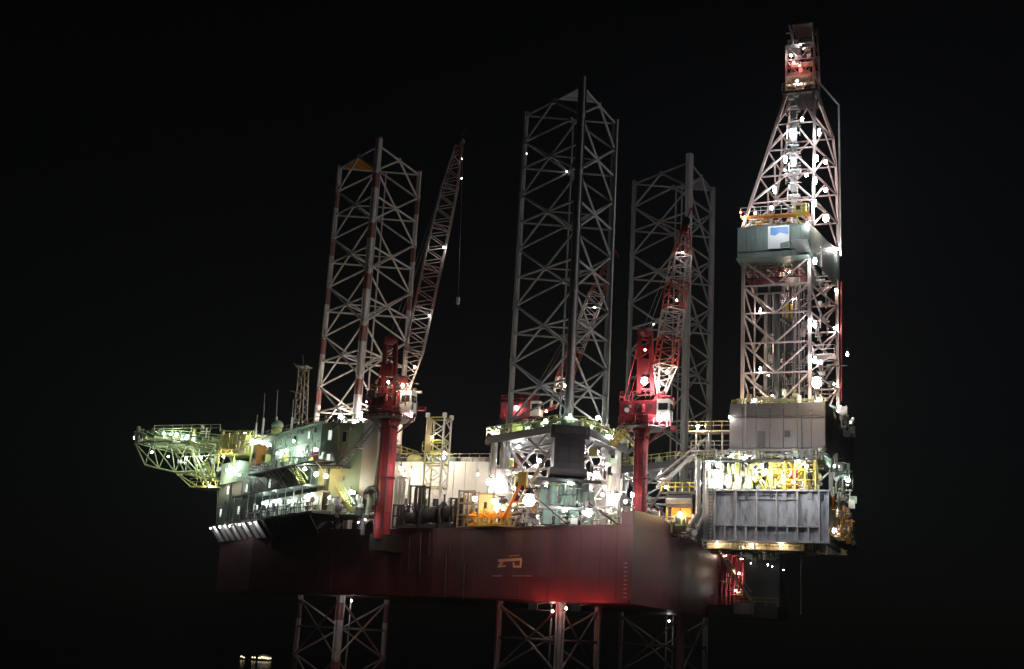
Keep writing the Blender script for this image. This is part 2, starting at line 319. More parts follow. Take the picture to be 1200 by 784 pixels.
# ================================================================== LEGS
ZT, BAY = 79.07, 7.486
LEGS = {'bow': [(-53.23, 20.01), (-43.2, 13.42), (-42.51, 25.4)], 'port': [(-18.96, 9.03), (-8.93, 2.44), (-8.24, 14.42)], 'stbd': [(-11.85, 36.63), (-1.82, 30.04), (-1.13, 42.02)]}
def leg(key, m, label, gusset):
    mc = m; m = 'leg_white' if key == 'bow' else m
    ch = [Vector((*p, 0)) for p in LEGS[key]]; c = (ch[0] + ch[1] + ch[2]) / 3
    t = thing('lattice_column', (c.x, c.y, 0), label, 'lattice leg', 'lattice legs of the rig')
    for i, q in enumerate(ch):
        top = ZT + (1.3 if i == 1 else 0.5)
        cho = rod(t, 'chord', q + Vector((0, 0, -4)), q + Vector((0, 0, top)), 0.36, mc)
        out = (q - c).normalized(); R = Matrix.Rotation(math.atan2(out.y, out.x), 4, 'Z')
        box(cho, 'rack', q + Vector((0, 0, (top - 4) / 2)), (0.22, 1.06, top + 3.9), mc, R)
        k = 0
        while ZT - BAY / 2 - BAY * k > -4:           # node stubs where the braces land
            z = ZT - BAY / 2 - BAY * k; k += 1
            if not KEEL < z < DECK: rod(t, 'node_stub', q + Vector((0, 0, z - 0.5)), q + Vector((0, 0, z + 0.5)), 0.42, m)
    for i, j in ((0, 1), (1, 2), (2, 0)):
        p, s = ch[i], ch[j]; mid = (p + s) / 2
        for k in range(12):
            z = ZT - BAY * k; zu, zl = z + BAY / 2, z - BAY / 2
            if z < -2 or (zu < DECK - 0.5 and zl > KEEL - 4.5 and KEEL < z < DECK): continue
            Z = lambda v, h: v + Vector((0, 0, h))
            rod(t, 'horizontal_brace', Z(p, z), Z(s, z), 0.145, m)
            if k == 0:
                rod(t, 'diagonal_brace', Z(mid, z), Z(p, zl), 0.16, m); rod(t, 'diagonal_brace', Z(mid, z), Z(s, zl), 0.16, m)
            else:
                rod(t, 'diagonal_brace', Z(p, zu), Z(s, zl), 0.14, m); rod(t, 'diagonal_brace', Z(s, zu), Z(p, zl), 0.14, m)
            rod(t, 'joint_can', Z(mid, z - 0.34), Z(mid, z + 0.34), 0.24, m)
    for k in range(1, 12):                           # plan bracing between the face middles
        z = ZT - BAY * k
        if z < 0 or KEEL < z < DECK: continue
        ms = [(ch[i] + ch[(i + 1) % 3]) / 2 + Vector((0, 0, z)) for i in range(3)]
        for i in range(3): rod(t, 'plan_brace', ms[i], ms[(i + 1) % 3], 0.11, m)
    mid = (ch[0] + ch[2]) / 2; inn = (ch[1] - mid).normalized(); sd = (ch[2] - ch[0]).normalized()
    for s in (-0.45, 0.45): rod(t, 'caisson_pipe', mid + inn * 1.2 + sd * (s + 0.6) + Vector((0, 0, -4)), mid + inn * 1.2 + sd * (s + 0.6) + Vector((0, 0, ZT - 0.4)), 0.13, m)
    # plated corner at the top
    i = gusset; A_, B_, C_ = ch[i], ch[i].lerp(ch[(i + 1) % 3], 0.48), ch[i].lerp(ch[(i + 2) % 3], 0.48); zz = Vector((0, 0, ZT + 0.2))
    n = 5
    for s in range(n):
        f0, f1 = s / n, (s + 0.86) / n
        slab(t, 'platform_plank', [A_.lerp(B_, f0) + zz, A_.lerp(C_, f0) + zz, A_.lerp(C_, f1) + zz, A_.lerp(B_, f1) + zz] if s else [A_ + zz, A_.lerp(C_, f1) + zz, A_.lerp(B_, f1) + zz], 0.08, 'orange_paint' if key == 'bow' else 'grey_steel')
    return t
lg_bow = leg('bow', 'banded_paint', 'white lattice leg with dark red bands, leftmost, beside the tallest crane boom', 0)
lg_port = leg('port', 'leg_grey', 'tallest and nearest grey lattice leg, in the middle, with a dark near chord', 1)
lg_stbd = leg('stbd', 'leg_grey', 'grey lattice leg behind the red crane, nearest the derrick', 2)
lamp(lg_port, at(617, 180, Y=9), 'dot'); lamp(lg_port, at(664, 201, Y=11), 'dot')

# ================================================================== JACK HOUSES
def jack_house(key, label, full=True):
    ch = [Vector((*p, 0)) for p in LEGS[key]]; c = (ch[0] + ch[1] + ch[2]) / 3
    t = thing('jack_house', (c.x, c.y, DECK), label, 'jack house', 'jack houses round the legs')
    ztop = 35.4; cor = []
    for i, q in enumerate(ch):
        o = (q - c).normalized(); sd = Vector((-o.y, o.x, 0)); rot = math.atan2(o.y, o.x)
        cor.append([q + o * 2.3 + sd * -1.7, q + o * 2.3 + sd * 1.7])
        m = 'charcoal' if i == 1 else 'pipe_grey'
        R = Matrix.Rotation(rot, 4, 'Z')
        if i == 1 and full:                          # notched dark jack case facing the viewer
            box(t, 'jack_case', q + o * 0.5 + Vector((0, 0, 32.6)), (3.0, 3.5, 6.0), m, R)
            box(t, 'case_collar', q + o * 0.5 + Vector((0, 0, 35.0)), (3.3, 4.5, 1.5), m, R)
            box(t, 'case_collar', q + o * 0.5 + Vector((0, 0, 30.4)), (3.2, 4.3, 0.9), m, R)
            for s in (-1.2, 0, 1.2): box(t, 'case_seam', q + o * 2.02 + sd * s + Vector((0, 0, 32.6)), (0.06, 0.1, 3.2), 'dark_steel', R)
            for zz in (31.6, 33.4): box(t, 'case_seam', q + o * 2.02 + Vector((0, 0, zz)), (0.05, 3.4, 0.08), 'dark_steel', R)
            box(t, 'motor_deck', q + o * 0.6 + Vector((0, 0, 29.35)), (4.6, 7.4, 0.35), 'dark_steel', R)
            for s in (-1.7, -0.6, 0.6, 1.7): rod(t, 'jacking_motor', q + o * 1.6 + sd * s + Vector((0, 0, 26.6)), q + o * 1.6 + sd * s + Vector((0, 0, 29.1)), 0.48, 'sea_green_paint', 'drum')
            for s in (-2.6, 2.6): box(t, 'control_cabinet', q + o * 1.2 + sd * s + Vector((0, 0, 27.2)), (1.2, 1.0, 2.2), 'sea_green_paint', R)
            box(t, 'motor_deck', q + o * 0.6 + Vector((0, 0, 26.2)), (4.2, 6.4, 0.3), 'grey_steel', R)
            for s in (-2.2, -0.8, 0.8, 2.2): box(t, 'gear_case', q + o * 1.4 + sd * s + Vector((0, 0, 25.2)), (1.3, 1.0, 1.7), 'sea_green_paint', R)
        else:
            for s in (-1, 1): rod(t, 'corner_column', q + o * 1.3 + sd * 1.3 * s + Vector((0, 0, DECK)), q + o * 1.3 + sd * 1.3 * s + Vector((0, 0, ztop)), 0.42, m)
            box(t, 'jack_case', q + o * 0.6 + Vector((0, 0, 29.5)), (2.0, 2.6, 4.6), 'grey_steel', R)
            for zz in (27.2, 29.0, 30.8): box(t, 'gear_case', q + o * 1.5 + Vector((0, 0, zz)), (1.0, 2.2, 1.1), 'pale_green_paint', R)
    flat = [p for pr in cor for p in pr]
    poly(t, 'roof_deck', [(p.x, p.y) for p in flat], ztop, ztop + 0.35, 'dark_steel')
    for i in range(6):                               # deep roof beams round the rim
        a, b = flat[i], flat[(i + 1) % 6]; beam(t, 'rim_beam', a + Vector((0, 0, ztop - 0.3)), b + Vector((0, 0, ztop - 0.3)), 0.3, 0.6, 'charcoal')
    rail(t, [p + Vector((0, 0, ztop + 0.35)) for p in flat], 'yellow_green_paint', closed=True, step=1.5, r=0.06)
    for i in range(3):                               # cross-bracing of each open side
        a, b = ch[i] + (ch[i] - c).normalized() * 1.3, ch[(i + 1) % 3] + (ch[(i + 1) % 3] - c).normalized() * 1.3
        a, b = a.lerp(b, 0.14), b.lerp(a, 0.14)
        z0, z1 = Vector((0, 0, DECK + 0.3)), Vector((0, 0, ztop - 0.6)); zm = (z0 + z1) / 2
        rod(t, 'side_brace', a + z1, (a + b) / 2 + zm, 0.2, 'pipe_grey'); rod(t, 'side_brace', b + z1, (a + b) / 2 + zm, 0.2, 'pipe_grey')
        rod(t, 'side_brace', a + z0, (a + b) / 2 + zm, 0.2, 'pipe_grey'); rod(t, 'side_brace', b + z0, (a + b) / 2 + zm, 0.2, 'pipe_grey')
        rod(t, 'side_beam', a + Vector((0, 0, 31.2)), b + Vector((0, 0, 31.2)), 0.16, 'white_paint'); rod(t, 'side_beam', a + Vector((0, 0, 27.4)), b + Vector((0, 0, 27.4)), 0.16, 'white_paint')
    # machinery on the roof between the chords
    for i in range(3):
        a, b = ch[i].lerp(ch[(i + 1) % 3], 0.3), ch[i].lerp(ch[(i + 1) % 3], 0.7)
        ov = ((a + b) / 2 - c).normalized() * 1.2
        box(t, 'winch_box', a + ov + Vector((0, 0, ztop + 0.95)), (1.5, 1.0, 1.2), 'yellow_green_paint', 0.4); rod(t, 'vent_drum', b + ov + Vector((0, 0, ztop + 0.35)), b + ov + Vector((0, 0, ztop + 1.3)), 0.55, 'pale_green_paint', 'drum')
    return t
jh_port = jack_house('port', 'open steel jack house with dark jack case round the nearest middle leg')
jh_stbd = jack_house('stbd', 'jack house behind the red crane pedestal round the leg nearest the derrick', False)
jh_bow = jack_house('bow', 'jack house behind the pale quarters round the red banded leg', False)
o1 = LEGS['port'][1]; c1 = Vector((o1[0], o1[1], 0))
ball(jh_port, 'chord_cover', (o1[0] + 0.3, o1[1] - 1.0, 36.3), (1.0, 1.0, 0.9), 'pale_green_paint')
for x, y, Y, k in ((577, 507, 8, 'white'), (621, 506, 5, 'green_white'), (700, 490, 12, 'white'), (574, 565, 6, 'pink_big'), (699, 557, 8, 'pink_big'), (615, 553, 10, 'white'), (667, 566, -0.7, 'green_small'), (664, 597, -0.9, 'green_small'), (741, 580, 1.2, 'pink_mid'), (733, 588, 5, 'white'), (722, 583, 12, 'pink_big'), (640, 570, 2, 'white_small'), (692, 572, 4, 'white_small'), (686, 600, 1, 'white_small'), (640, 598, 1, 'white_small'), (712, 545, 14, 'white'), (600, 540, 12, 'white'), (602, 572, 8, 'warm'), (632, 540, 7, 'white'), (594, 530, 9, 'warm'), (608, 524, 10, 'white'), (700, 530, 10, 'white'), (706, 580, 6, 'warm'), (628, 604, 3.0, 'white_small'), (592, 512, 6, 'green_small'), (640, 494, 3, 'green_white'), (690, 499, 4, 'green_small'), (715, 512, 9, 'green_white'), (668, 487, 0.4, 'green_small'), (720, 590, 8, 'warm'), (590, 596, 7, 'warm')):
    lamp(jh_port, at(x, y, Y=Y), k)
for x, y, Y, k in ((775, 556, 33, 'white'), (805, 545, 33, 'yellow'), (745, 560, 36, 'white')): lamp(jh_stbd, at(x, y, Y=Y), k)
for x, y, Y, k in ((415, 494, 9, 'white'), (460, 545, 16, 'warm'), (474, 556, 16, 'warm'), (440, 480, 14, 'pink_big'), (425, 488, 20, 'warm_big'), (400, 488, 18, 'pink_big'), (455, 486, 22, 'warm')): lamp(jh_bow, at(x, y, Y=Y), k)
# lamps under the hull that light the legs below it
for key, t, k in (('bow', lg_bow, 'strip'), ('port', lg_port, 'dusky'), ('stbd', lg_stbd, 'strip')):
    cs = [Vector((*p, 0)) for p in LEGS[key]]; c = sum(cs, Vector()) / 3
    lamp(hull, c + Vector((0, 0, KEEL - 0.9)), k)
lamp(hull, Vector((-7.6, 0.6, KEEL - 0.7)), 'dusky'); lamp(hull, Vector((-40.5, 11.5, KEEL - 0.7)), 'strip')
for f in (5.5, 11.5):  # red lamps added under the keel edge, shielded from view, to redden the hull
    q = PA + PT * f + PN * 2.0; q.z = KEEL - 0.7; rod(hull, 'lamp_arm', q - PN * 2.2 + Vector((0, 0, 0.6)), q + Vector((0, 0, 0.3)), 0.07, 'dark_steel'); lamp(hull, q, 'red_fill')
    box(hull, 'lamp_shield', q + Vector((0, 0, -0.34)), (2.4, 2.6, 0.06), 'dark_steel', math.atan2(PT.y, PT.x))
    box(hull, 'lamp_shield', q + PN * 0.45, (1.3, 0.08, 0.8), 'dark_steel', math.atan2(PT.y, PT.x))
# floods set out over the port side on added arms, lighting the shell
for x, y, Y, k in ((620, 587, -6.5, 'deck_flood'), (690, 601, -7.0, 'pink_big')):
    q = at(x, y, Y=Y); d = PA + PT * ((q - PA).dot(PT)); d.z = DECK; rod(hull, 'lamp_arm', d, q + Vector((0, 0, 1.0)), 0.08, 'dark_steel'); lamp(hull, q, k)

# ================================================================== CRANES
def lattice_boom(t, foot, tip, w0, n_sec, side, cols, lace):
    """four chords, laced on all sides, painted in sections; each section a part"""
    foot, tip = Vector(foot), Vector(tip); ax = (tip - foot); L = ax.length; d = ax.normalized()
    s = Vector(side).normalized(); s = (s - d * s.dot(d)).normalized(); u = d.cross(s)
    def wid(f): return w0 * (0.35 + 0.65 * min(1, f / 0.16)) * (1 if f < 0.8 else 1 - 0.62 * (f - 0.8) / 0.2)
    for k in range(n_sec):
        f0, f1 = k / n_sec, (k + 1) / n_sec; m = cols[k % len(cols)]
        c0 = [foot + ax * f0 + (s * a + u * b) * wid(f0) / 2 for a, b in ((-1, -1), (1, -1), (1, 1), (-1, 1))]
        c1 = [foot + ax * f1 + (s * a + u * b) * wid(f1) / 2 for a, b in ((-1, -1), (1, -1), (1, 1), (-1, 1))]
        sec = rod(t, 'boom_section', c0[0], c1[0], 0.10, m)
        for i in range(1, 4): rod(sec, 'boom_chord', c0[i], c1[i], 0.10, m)
        for i in range(4):
            j = (i + 1) % 4; zigzag(sec, 'lacing', c0[i], c1[i], c0[j], c1[j], lace, 0.055, m)
            rod(sec, 'section_frame', c1[i], c1[j], 0.08, m)
def crane(label, base, rp, zped, foot, tip, mast, house, pm, boom_cols, w0=2.0, n_sec=6, lace=5, hook=None, side=(0.5, -0.8, 0), cab=1):
    base = Vector(base); t = thing('pedestal_crane', base, label, 'crane', 'pedestal cranes of the rig')
    rod(t, 'pedestal', base, (base.x, base.y, zped), rp, 'red_paint', 'drum')
    for z in (base.z + 0.5 * (zped - base.z), zped - 1.2): rod(t, 'pedestal_flange', (base.x, base.y, z), (base.x, base.y, z + 0.22), rp * 1.1, pm, 'drum')
    rod(t, 'slewing_ring', (base.x, base.y, zped), (base.x, base.y, zped + 0.5), rp * 1.55, 'dark_red_paint', 'drum')
    rod(t, 'flared_head', (base.x, base.y, zped - 0.1), (base.x, base.y, zped - 1.3), rp * 1.35, pm, 'taper')
    for k in range(7): z = base.z + (zped - base.z) * (k + 0.6) / 7.4; rod(t, 'weld_ring', (base.x, base.y, z), (base.x, base.y, z + 0.06), rp * 1.02, pm, 'drum')
    for s in (-0.22, 0.22): rod(t, 'ladder_rail', (base.x + s + 0.3, base.y - rp - 0.18, base.z + 1.5), (base.x + s + 0.3, base.y - rp - 0.18, zped - 0.2), 0.035, 'dark_red_paint')
    for k in range(int((zped - base.z - 2) / 0.45)): rod(t, 'ladder_rung', (base.x + 0.08, base.y - rp - 0.18, base.z + 1.8 + k * 0.45), (base.x + 0.52, base.y - rp - 0.18, base.z + 1.8 + k * 0.45), 0.025, 'dark_red_paint')
    for a_ in (-2.2, -1.0): rod(t, 'cable_run', (base.x + (rp + 0.08) * math.cos(a_), base.y + (rp + 0.08) * math.sin(a_), base.z + 1), (base.x + (rp + 0.08) * math.cos(a_), base.y + (rp + 0.08) * math.sin(a_), zped - 0.3), 0.07, 'dark_steel')
    # walkway ring with rail
    n = 12; ring = [(base.x + (rp + 2.0) * math.cos(2 * math.pi * i / n), base.y + (rp + 2.0) * math.sin(2 * math.pi * i / n)) for i in range(n)]
    poly(t, 'walkway', ring, zped - 0.05, zped + 0.08, 'dark_steel')
    rail(t, [(x, y, zped + 0.08) for x, y in ring], pm, closed=True, step=1.2, r=0.045)
    for i in range(0, n, 2): rod(t, 'walkway_bracket', (ring[i][0], ring[i][1], zped - 0.05), (base.x + (ring[i][0] - base.x) * 0.35, base.y + (ring[i][1] - base.y) * 0.35, zped - 1.7), 0.07, pm)
    hx, hy, hz = house; hc = Vector((base.x, base.y, zped + 0.5 + hz / 2))
    hs = box(t, 'machinery_house', hc, (hx, hy, hz), pm)
    for i in range(4): box(hs, 'house_panel', (hc.x - hx * 0.37 + i * hx * 0.245, hc.y - hy / 2 - 0.03, hc.z), (hx * 0.215, 0.06, hz * 0.8), pm)
    for i in range(3): box(hs, 'vent_grille', (hc.x - hx * 0.3 + i * hx * 0.3, hc.y - hy / 2 - 0.08, hc.z + hz * 0.22), (hx * 0.12, 0.05, hz * 0.2), 'dark_steel')
    cb = box(t, 'cab', hc + Vector((hx / 2 * cab + 0.6 * cab, -hy / 2 + 0.7, 0.2)), (1.5, 1.6, hz * 0.95), 'white_paint' if cab > 0 else pm)
    box(cb, 'window', hc + Vector((hx / 2 * cab + 0.6 * cab, -hy / 2 - 0.13, 0.5)), (1.1, 0.06, 0.8), 'window_glass')
    box(cb, 'window', hc + Vector((hx / 2 * cab + 1.38 * cab, -hy / 2 + 0.7, 0.5)), (0.06, 1.1, 0.8), 'window_glass')
    rail(t, [hc + Vector((a * hx / 2, b * hy / 2, hz / 2)) for a, b in ((-1, 1), (-1, -1), (1, -1))], pm, step=1.3, r=0.045)
    # gantry mast: two boxed legs with sheaves on top
    m0, m1 = Vector(mast[0]), Vector(mast[1])
    for s in (-0.75, 0.75):
        o = Vector((s * 1.0, s * 0.4, 0)); beam(t, 'gantry_leg', m0 + o, m1 + o * 0.8, 0.4, 0.5, 'dark_red_paint')
        rod(t, 'back_stay', m1 + o * 0.7, Vector((base.x - hx * 0.45, base.y + s, zped + 0.5 + hz)), 0.06, pm)
    for i in range(6): q = m0.lerp(m1, (i + 0.5) / 6); beam(t, 'gantry_rung', q + Vector((-0.7, -0.3, 0)), q + Vector((0.7, 0.3, 0)), 0.16, 0.2, pm); rod(t, 'gantry_diagonal', q + Vector((-0.7, -0.3, 0)), q + (m1 - m0) / 6 + Vector((0.7, 0.3, 0)), 0.08, pm)
    box(t, 'gantry_winch', m0.lerp(m1, 0.45), (1.1, 0.9, 1.6), 'dark_red_paint')
    rod(t, 'sheave', m1 + Vector((-0.6, -0.5, 0.3)), m1 + Vector((0.6, 0.5, 0.3)), 0.55, 'dark_red_paint', 'drum')
    foot, tip = Vector(foot), Vector(tip)
    lattice_boom(t, foot, tip, w0, n_sec, side, boom_cols, lace)
    d = (tip - foot).normalized()
    box(t, 'boom_head', tip + d * 0.3, (0.7, 0.8, 1.7), pm, aim(foot, tip)[0]); rod(t, 'head_sheave', tip + Vector((0.2, -0.5, 0.8)), tip + Vector((0.2, 0.5, 0.8)), 0.5, 'dark_steel', 'drum')
    rod(t, 'jib_arm', tip + d * 0.8, tip + d * 2.6 + Vector((0.35, 0, 0)), 0.1, pm); rod(t, 'jib_arm', tip + d * 2.6 + Vector((0.35, 0, 0)), tip + d * 2.4 + Vector((0.9, 0, -0.9)), 0.08, pm)
    for s in (-0.3, 0.3): rod(t, 'luffing_rope', m1 + Vector((s, s * 0.4, 0.5)), tip + Vector((s * 0.4, 0, 0.4)), 0.03, 'galvanised')
    rod(t, 'foot_pin', foot + Vector(side).normalized() * -w0 * 0.4, foot + Vector(side).normalized() * w0 * 0.4, 0.25, 'dark_red_paint')
    for s in (-0.5, 0.5): beam(t, 'boom_support', (base.x + s, base.y, zped + 0.5), foot + Vector((s * 0.4, 0, 0)), 0.35, 0.4, pm)
    if hook:
        hk = Vector(hook); rod(t, 'hoist_rope', tip + Vector((0.7, 0, 0)), hk + Vector((0, 0, 0.8)), 0.02, 'galvanised')
        hb = box(t, 'hook_block', hk + Vector((0, 0, 0.4)), (0.35, 0.3, 0.9), 'white_paint'); rod(hb, 'hook', hk + Vector((0, 0, -0.1)), hk + Vector((0.18, 0, -0.5)), 0.08, 'dark_steel')
    return t
b1 = at(447, 625, Y=5.0)
c1_ = crane('tall crane on a thick red pedestal beside the red banded leg, boom raised', (b1.x, 5.0, 22.6), 1.06, 37.6, at(474, 462, Y=4), at(537, 172, Y=4), (at(455, 462, Y=5.5), at(458, 402, Y=5.5)), (4.6, 3.6, 2.6), 'dark_red_paint', ['boom_pale', 'boom_pale', 'boom_pink', 'boom_pale', 'boom_pale', 'boom_pink'], 2.3, 6, 6, at(536.5, 356, Y=4))
box2(c1_, 'pedestal_foundation', (b1.x - 1.1, 4.1, 21.2), (b1.x + 1.1, 12.0, 23.2), 'black_rubber')
for x, y, Y, k in ((470, 549, 2.6, 'pink_mid'), (483, 487, 5.5, 'pink_mid'), (430, 470, 5.5, 'warm_small'), (541, 186, 4, 'dot'), (541, 209, 4, 'dot'), (455, 448, 3.5, 'warm_small')): lamp(c1_, at(x, y, Y=Y), k)
lamp(c1_, at(486, 430, Y=2.6), 'warm_small'); lamp(c1_, at(472, 452, Y=2.2), 'warm'); lamp(c1_, at(503, 370, Y=2.6), 'strip'); lamp(c1_, at(520, 290, Y=2.8), 'strip')  # lamps added from the foot upwards to brighten this boom
c2_ = crane('bright red crane on a slim red pedestal near the hull corner, beside the derrick', (0.55 - 1.2, 4.5, DECK), 0.82, 36.0, at(775, 462, Y=4.5), at(803, 268, Y=4.5), (at(757, 462, Y=5), at(756, 392, Y=5)), (4.6, 3.0, 2.5), 'red_paint', ['boom_pale', 'boom_red', 'boom_pale', 'boom_red', 'boom_pale', 'boom_red'], 2.2, 6, 5)
for x, y, Y, k in ((755, 447, 2.6, 'pink_big'), (770, 449, 2.6, 'white'), (766, 380, 4, 'dot'), (756, 410, 3.4, 'red'), (774, 492, 2.4, 'white')): lamp(c2_, at(x, y, Y=Y), k)
lamp(c2_, at(782, 436, Y=2.2), 'warm'); lamp(c2_, at(793, 352, Y=2.8), 'strip'); lamp(c2_, at(800, 296, Y=3.0), 'strip')  # added lamps at the foot and along the boom, to light it
b3 = at(614, 500, Y=42)
c3_ = crane('far red crane seen through the nearest lattice leg, boom leaning right', (b3.x, 40.0, DECK), 1.0, 43.3, at(648, 478, Y=40), at(712, 312, Y=40), (at(613, 486, Y=41), at(626, 466, Y=41)), (5.0, 3.4, 2.4), 'red_paint', ['boom_pale', 'boom_red', 'boom_pale', 'boom_pale', 'boom_red'], 2.2, 5, 5)
for x, y, Y, k in ((605, 478, 38, 'pink_mid'), (640, 482, 38, 'warm_small')): lamp(c3_, at(x, y, Y=Y), k)
lamp(c3_, at(662, 452, Y=38), 'warm'); lamp(c3_, at(697, 360, Y=38.6), 'strip')  # added lamps that lift the far boom out of the dark
# yellow gangway from the jack house to the crane
gw = thing('gangway', at(718, 520, Y=4), 'sloping yellow gangway between the middle jack house and the bright red crane', 'gangway')
g0, g1 = at(716, 522, Y=5), at(745, 494, Y=4)
for s in (-0.6, 0.6): beam(gw, 'stringer', g0 + Vector((0, s, 0)), g1 + Vector((0, s, 0)), 0.12, 0.35, 'yellow_paint'); rod(gw, 'hand_rail', g0 + Vector((0, s, 1.1)), g1 + Vector((0, s, 1.1)), 0.07, 'yellow_paint'); rod(gw, 'hand_rail', g0 + Vector((0, s, 0.6)), g1 + Vector((0, s, 0.6)), 0.05, 'yellow_paint')
for i in range(9):
    q = g0.lerp(g1, (i + 0.5) / 9); box(gw, 'tread', q, (0.3, 1.2, 0.06), 'yellow_paint')
    for s in (-0.6, 0.6): rod(gw, 'rail_post', q + Vector((0, s, 0)), q + Vector((0, s, 1.1)), 0.05, 'yellow_paint')

# ================================================================== ACCOMMODATION at the bow
Q0 = Vector((-43.33, 5.0, 0)); EX = Vector((-0.808, 0.589, 0)); EY = Vector((0.589, 0.808, 0))
def qp(s, d, z=0.0): return Q0 + EX * s + EY * d + Vector((0, 0, z))
QN = -EY
def onq(x, y, off=0.05): return atp(x, y, Q0, QN) + QN * off
QROT = math.atan2(EX.y, EX.x)
qt = thing('accommodation_block', qp(12, 3, DECK), 'pale and dark green crew quarters with lit galleries at the left end', 'crew quarters')
Z0, Z1, Z2 = 25.6, 31.9, 37.35
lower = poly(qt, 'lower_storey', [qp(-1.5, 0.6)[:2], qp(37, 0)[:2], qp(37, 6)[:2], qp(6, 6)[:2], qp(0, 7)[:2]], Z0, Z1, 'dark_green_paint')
upper = poly(qt, 'upper_storey', [qp(0, 0)[:2], qp(24, 0)[:2], qp(24, 5.5)[:2], qp(4, 5.5)[:2], (-42.0, 11.0)], Z1, Z2, 'pale_green_paint')
aft = poly(qt, 'after_wing', [(-43.25, 5.0), (-36.2, 5.0), (-36.2, 10.5), (-42.5, 10.5)], Z0, Z2 - 0.1, 'pale_green_paint')
poly(qt, 'after_wing', [(-37.0, 4.6), (-34.9, 4.6), (-35.4, 8.6), (-37.0, 8.6)], Z0, Z2 + 0.2, 'white_paint')
for s in (4, 8, 12, 16, 20): box(upper, 'wall_rib', qp(s, -0.05, (Z1 + Z2) / 2), (0.08, 0.12, Z2 - Z1 - 0.3), 'pale_green_paint', QROT)
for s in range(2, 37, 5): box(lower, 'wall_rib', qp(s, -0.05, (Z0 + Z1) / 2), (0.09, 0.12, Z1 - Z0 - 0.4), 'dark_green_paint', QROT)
box(upper, 'roof_edge', qp(12, 0, Z2 + 0.06), (24.6, 0.5, 0.16), 'pale_green_paint', QROT)
rail(upper, [qp(0, 0.3, Z2), qp(24, 0.3, Z2)], 'galvanised', step=1.8); rail(aft, [(-43, 5.3, Z2 - 0.1), (-36.4, 5.3, Z2 - 0.1)], 'galvanised', step=1.5)
def window(host, p, w, h, rot, lit=True, fr='pale_green_paint'):
    o = box(host, 'window', p, (w, 0.10, h), fr, rot); n = Vector((math.sin(rot), -math.cos(rot), 0)); n = -n if n.y > 0 else n
    box(o, 'pane', Vector(p) + n * 0.07, (w * 0.76, 0.05, h * 0.82), 'lit_pane' if lit else 'window_glass', rot); return o
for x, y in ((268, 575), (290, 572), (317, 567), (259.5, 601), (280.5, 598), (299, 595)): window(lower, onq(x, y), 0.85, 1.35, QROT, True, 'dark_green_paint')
for x, y, l in ((363, 510, True), (347, 515, False), (361, 526, False), (330, 519, False), (318, 522, False)): window(upper, onq(x, y), 0.7, 1.1, QROT, l)
for x, y in ((387, 510), (404, 512), (385, 538)): window(aft, at(x, y, Y=4.95), 0.6, 1.5, 0.0, x != 404)
for x, y in ((356, 533), (338, 537), (322, 538)): d_ = box(upper, 'door', onq(x, y, 0.06), (0.85, 0.08, 1.9), 'galvanised', QROT); box(d_, 'door_light', onq(x, y - 3, 0.12), (0.3, 0.05, 0.4), 'window_glass', QROT)
for x, y in ((370, 505), (355, 507), (340, 512), (326, 513), (310, 517)): box(upper, 'vent_box', onq(x, y, 0.2), (0.6, 0.4, 0.5), 'galvanised', QROT)
rod(upper, 'cable_tray', onq(374, 517, 0.12), onq(303, 531, 0.12), 0.07, 'pipe_grey'); rod(upper, 'cable_tray', onq(372, 501, 0.1), onq(302, 521, 0.1), 0.05, 'galvanised')
for x, y0, y1 in ((367, 500, 536), (344, 508, 541), (331, 512, 520), (316, 516, 540)): rod(upper, 'down_pipe', onq(x, y0, 0.1), onq(x - 1.2, y1, 0.1), 0.06, 'pale_green_paint')
for x, y in ((391, 532), (404, 535)): box(aft, 'door', at(x, y, Y=4.95), (0.9, 0.08, 2.0), 'galvanised')
for x, y0, y1 in ((397, 499, 545), (410, 500, 530), (424, 505, 600)): rod(aft, 'down_pipe', at(x, y0, Y=4.9), at(x - 2, y1, Y=4.9), 0.07, 'pale_green_paint')
for x, y in ((393, 500), (408, 503), (400, 560), (412, 590)): box(aft, 'vent_box', at(x, y, Y=4.8), (0.7, 0.4, 0.5), 'galvanised')
for x, y in ((275, 586), (305, 580), (285, 585), (264, 590)): box(lower, 'vent_box', onq(x, y, 0.15), (0.5, 0.3, 0.5), 'dark_green_paint', QROT)
for x, y0, y1 in ((272, 566, 612), (295, 562, 606), (256, 568, 614)): rod(lower, 'down_pipe', onq(x, y0, 0.1), onq(x - 1.4, y1, 0.1), 0.07, 'dark_green_paint')
# walkway deck between the storeys, with rail and brackets
wk = poly(qt, 'gallery_deck', [qp(-4, -1.9)[:2], qp(20, -1.9)[:2], qp(20, 0)[:2], qp(-4, 0.4)[:2]], Z1 - 0.1, Z1 + 0.1, 'dark_steel')
rail(wk, [qp(-4, -1.85, Z1 + 0.1), qp(20, -1.85, Z1 + 0.1), qp(20, -0.1, Z1 + 0.1)], 'galvanised', step=1.5)
for s in range(-3, 20, 3): rod(wk, 'bracket', qp(s, -1.8, Z1 - 0.1), qp(s, 0.0, Z1 - 1.5), 0.06, 'galvanised')
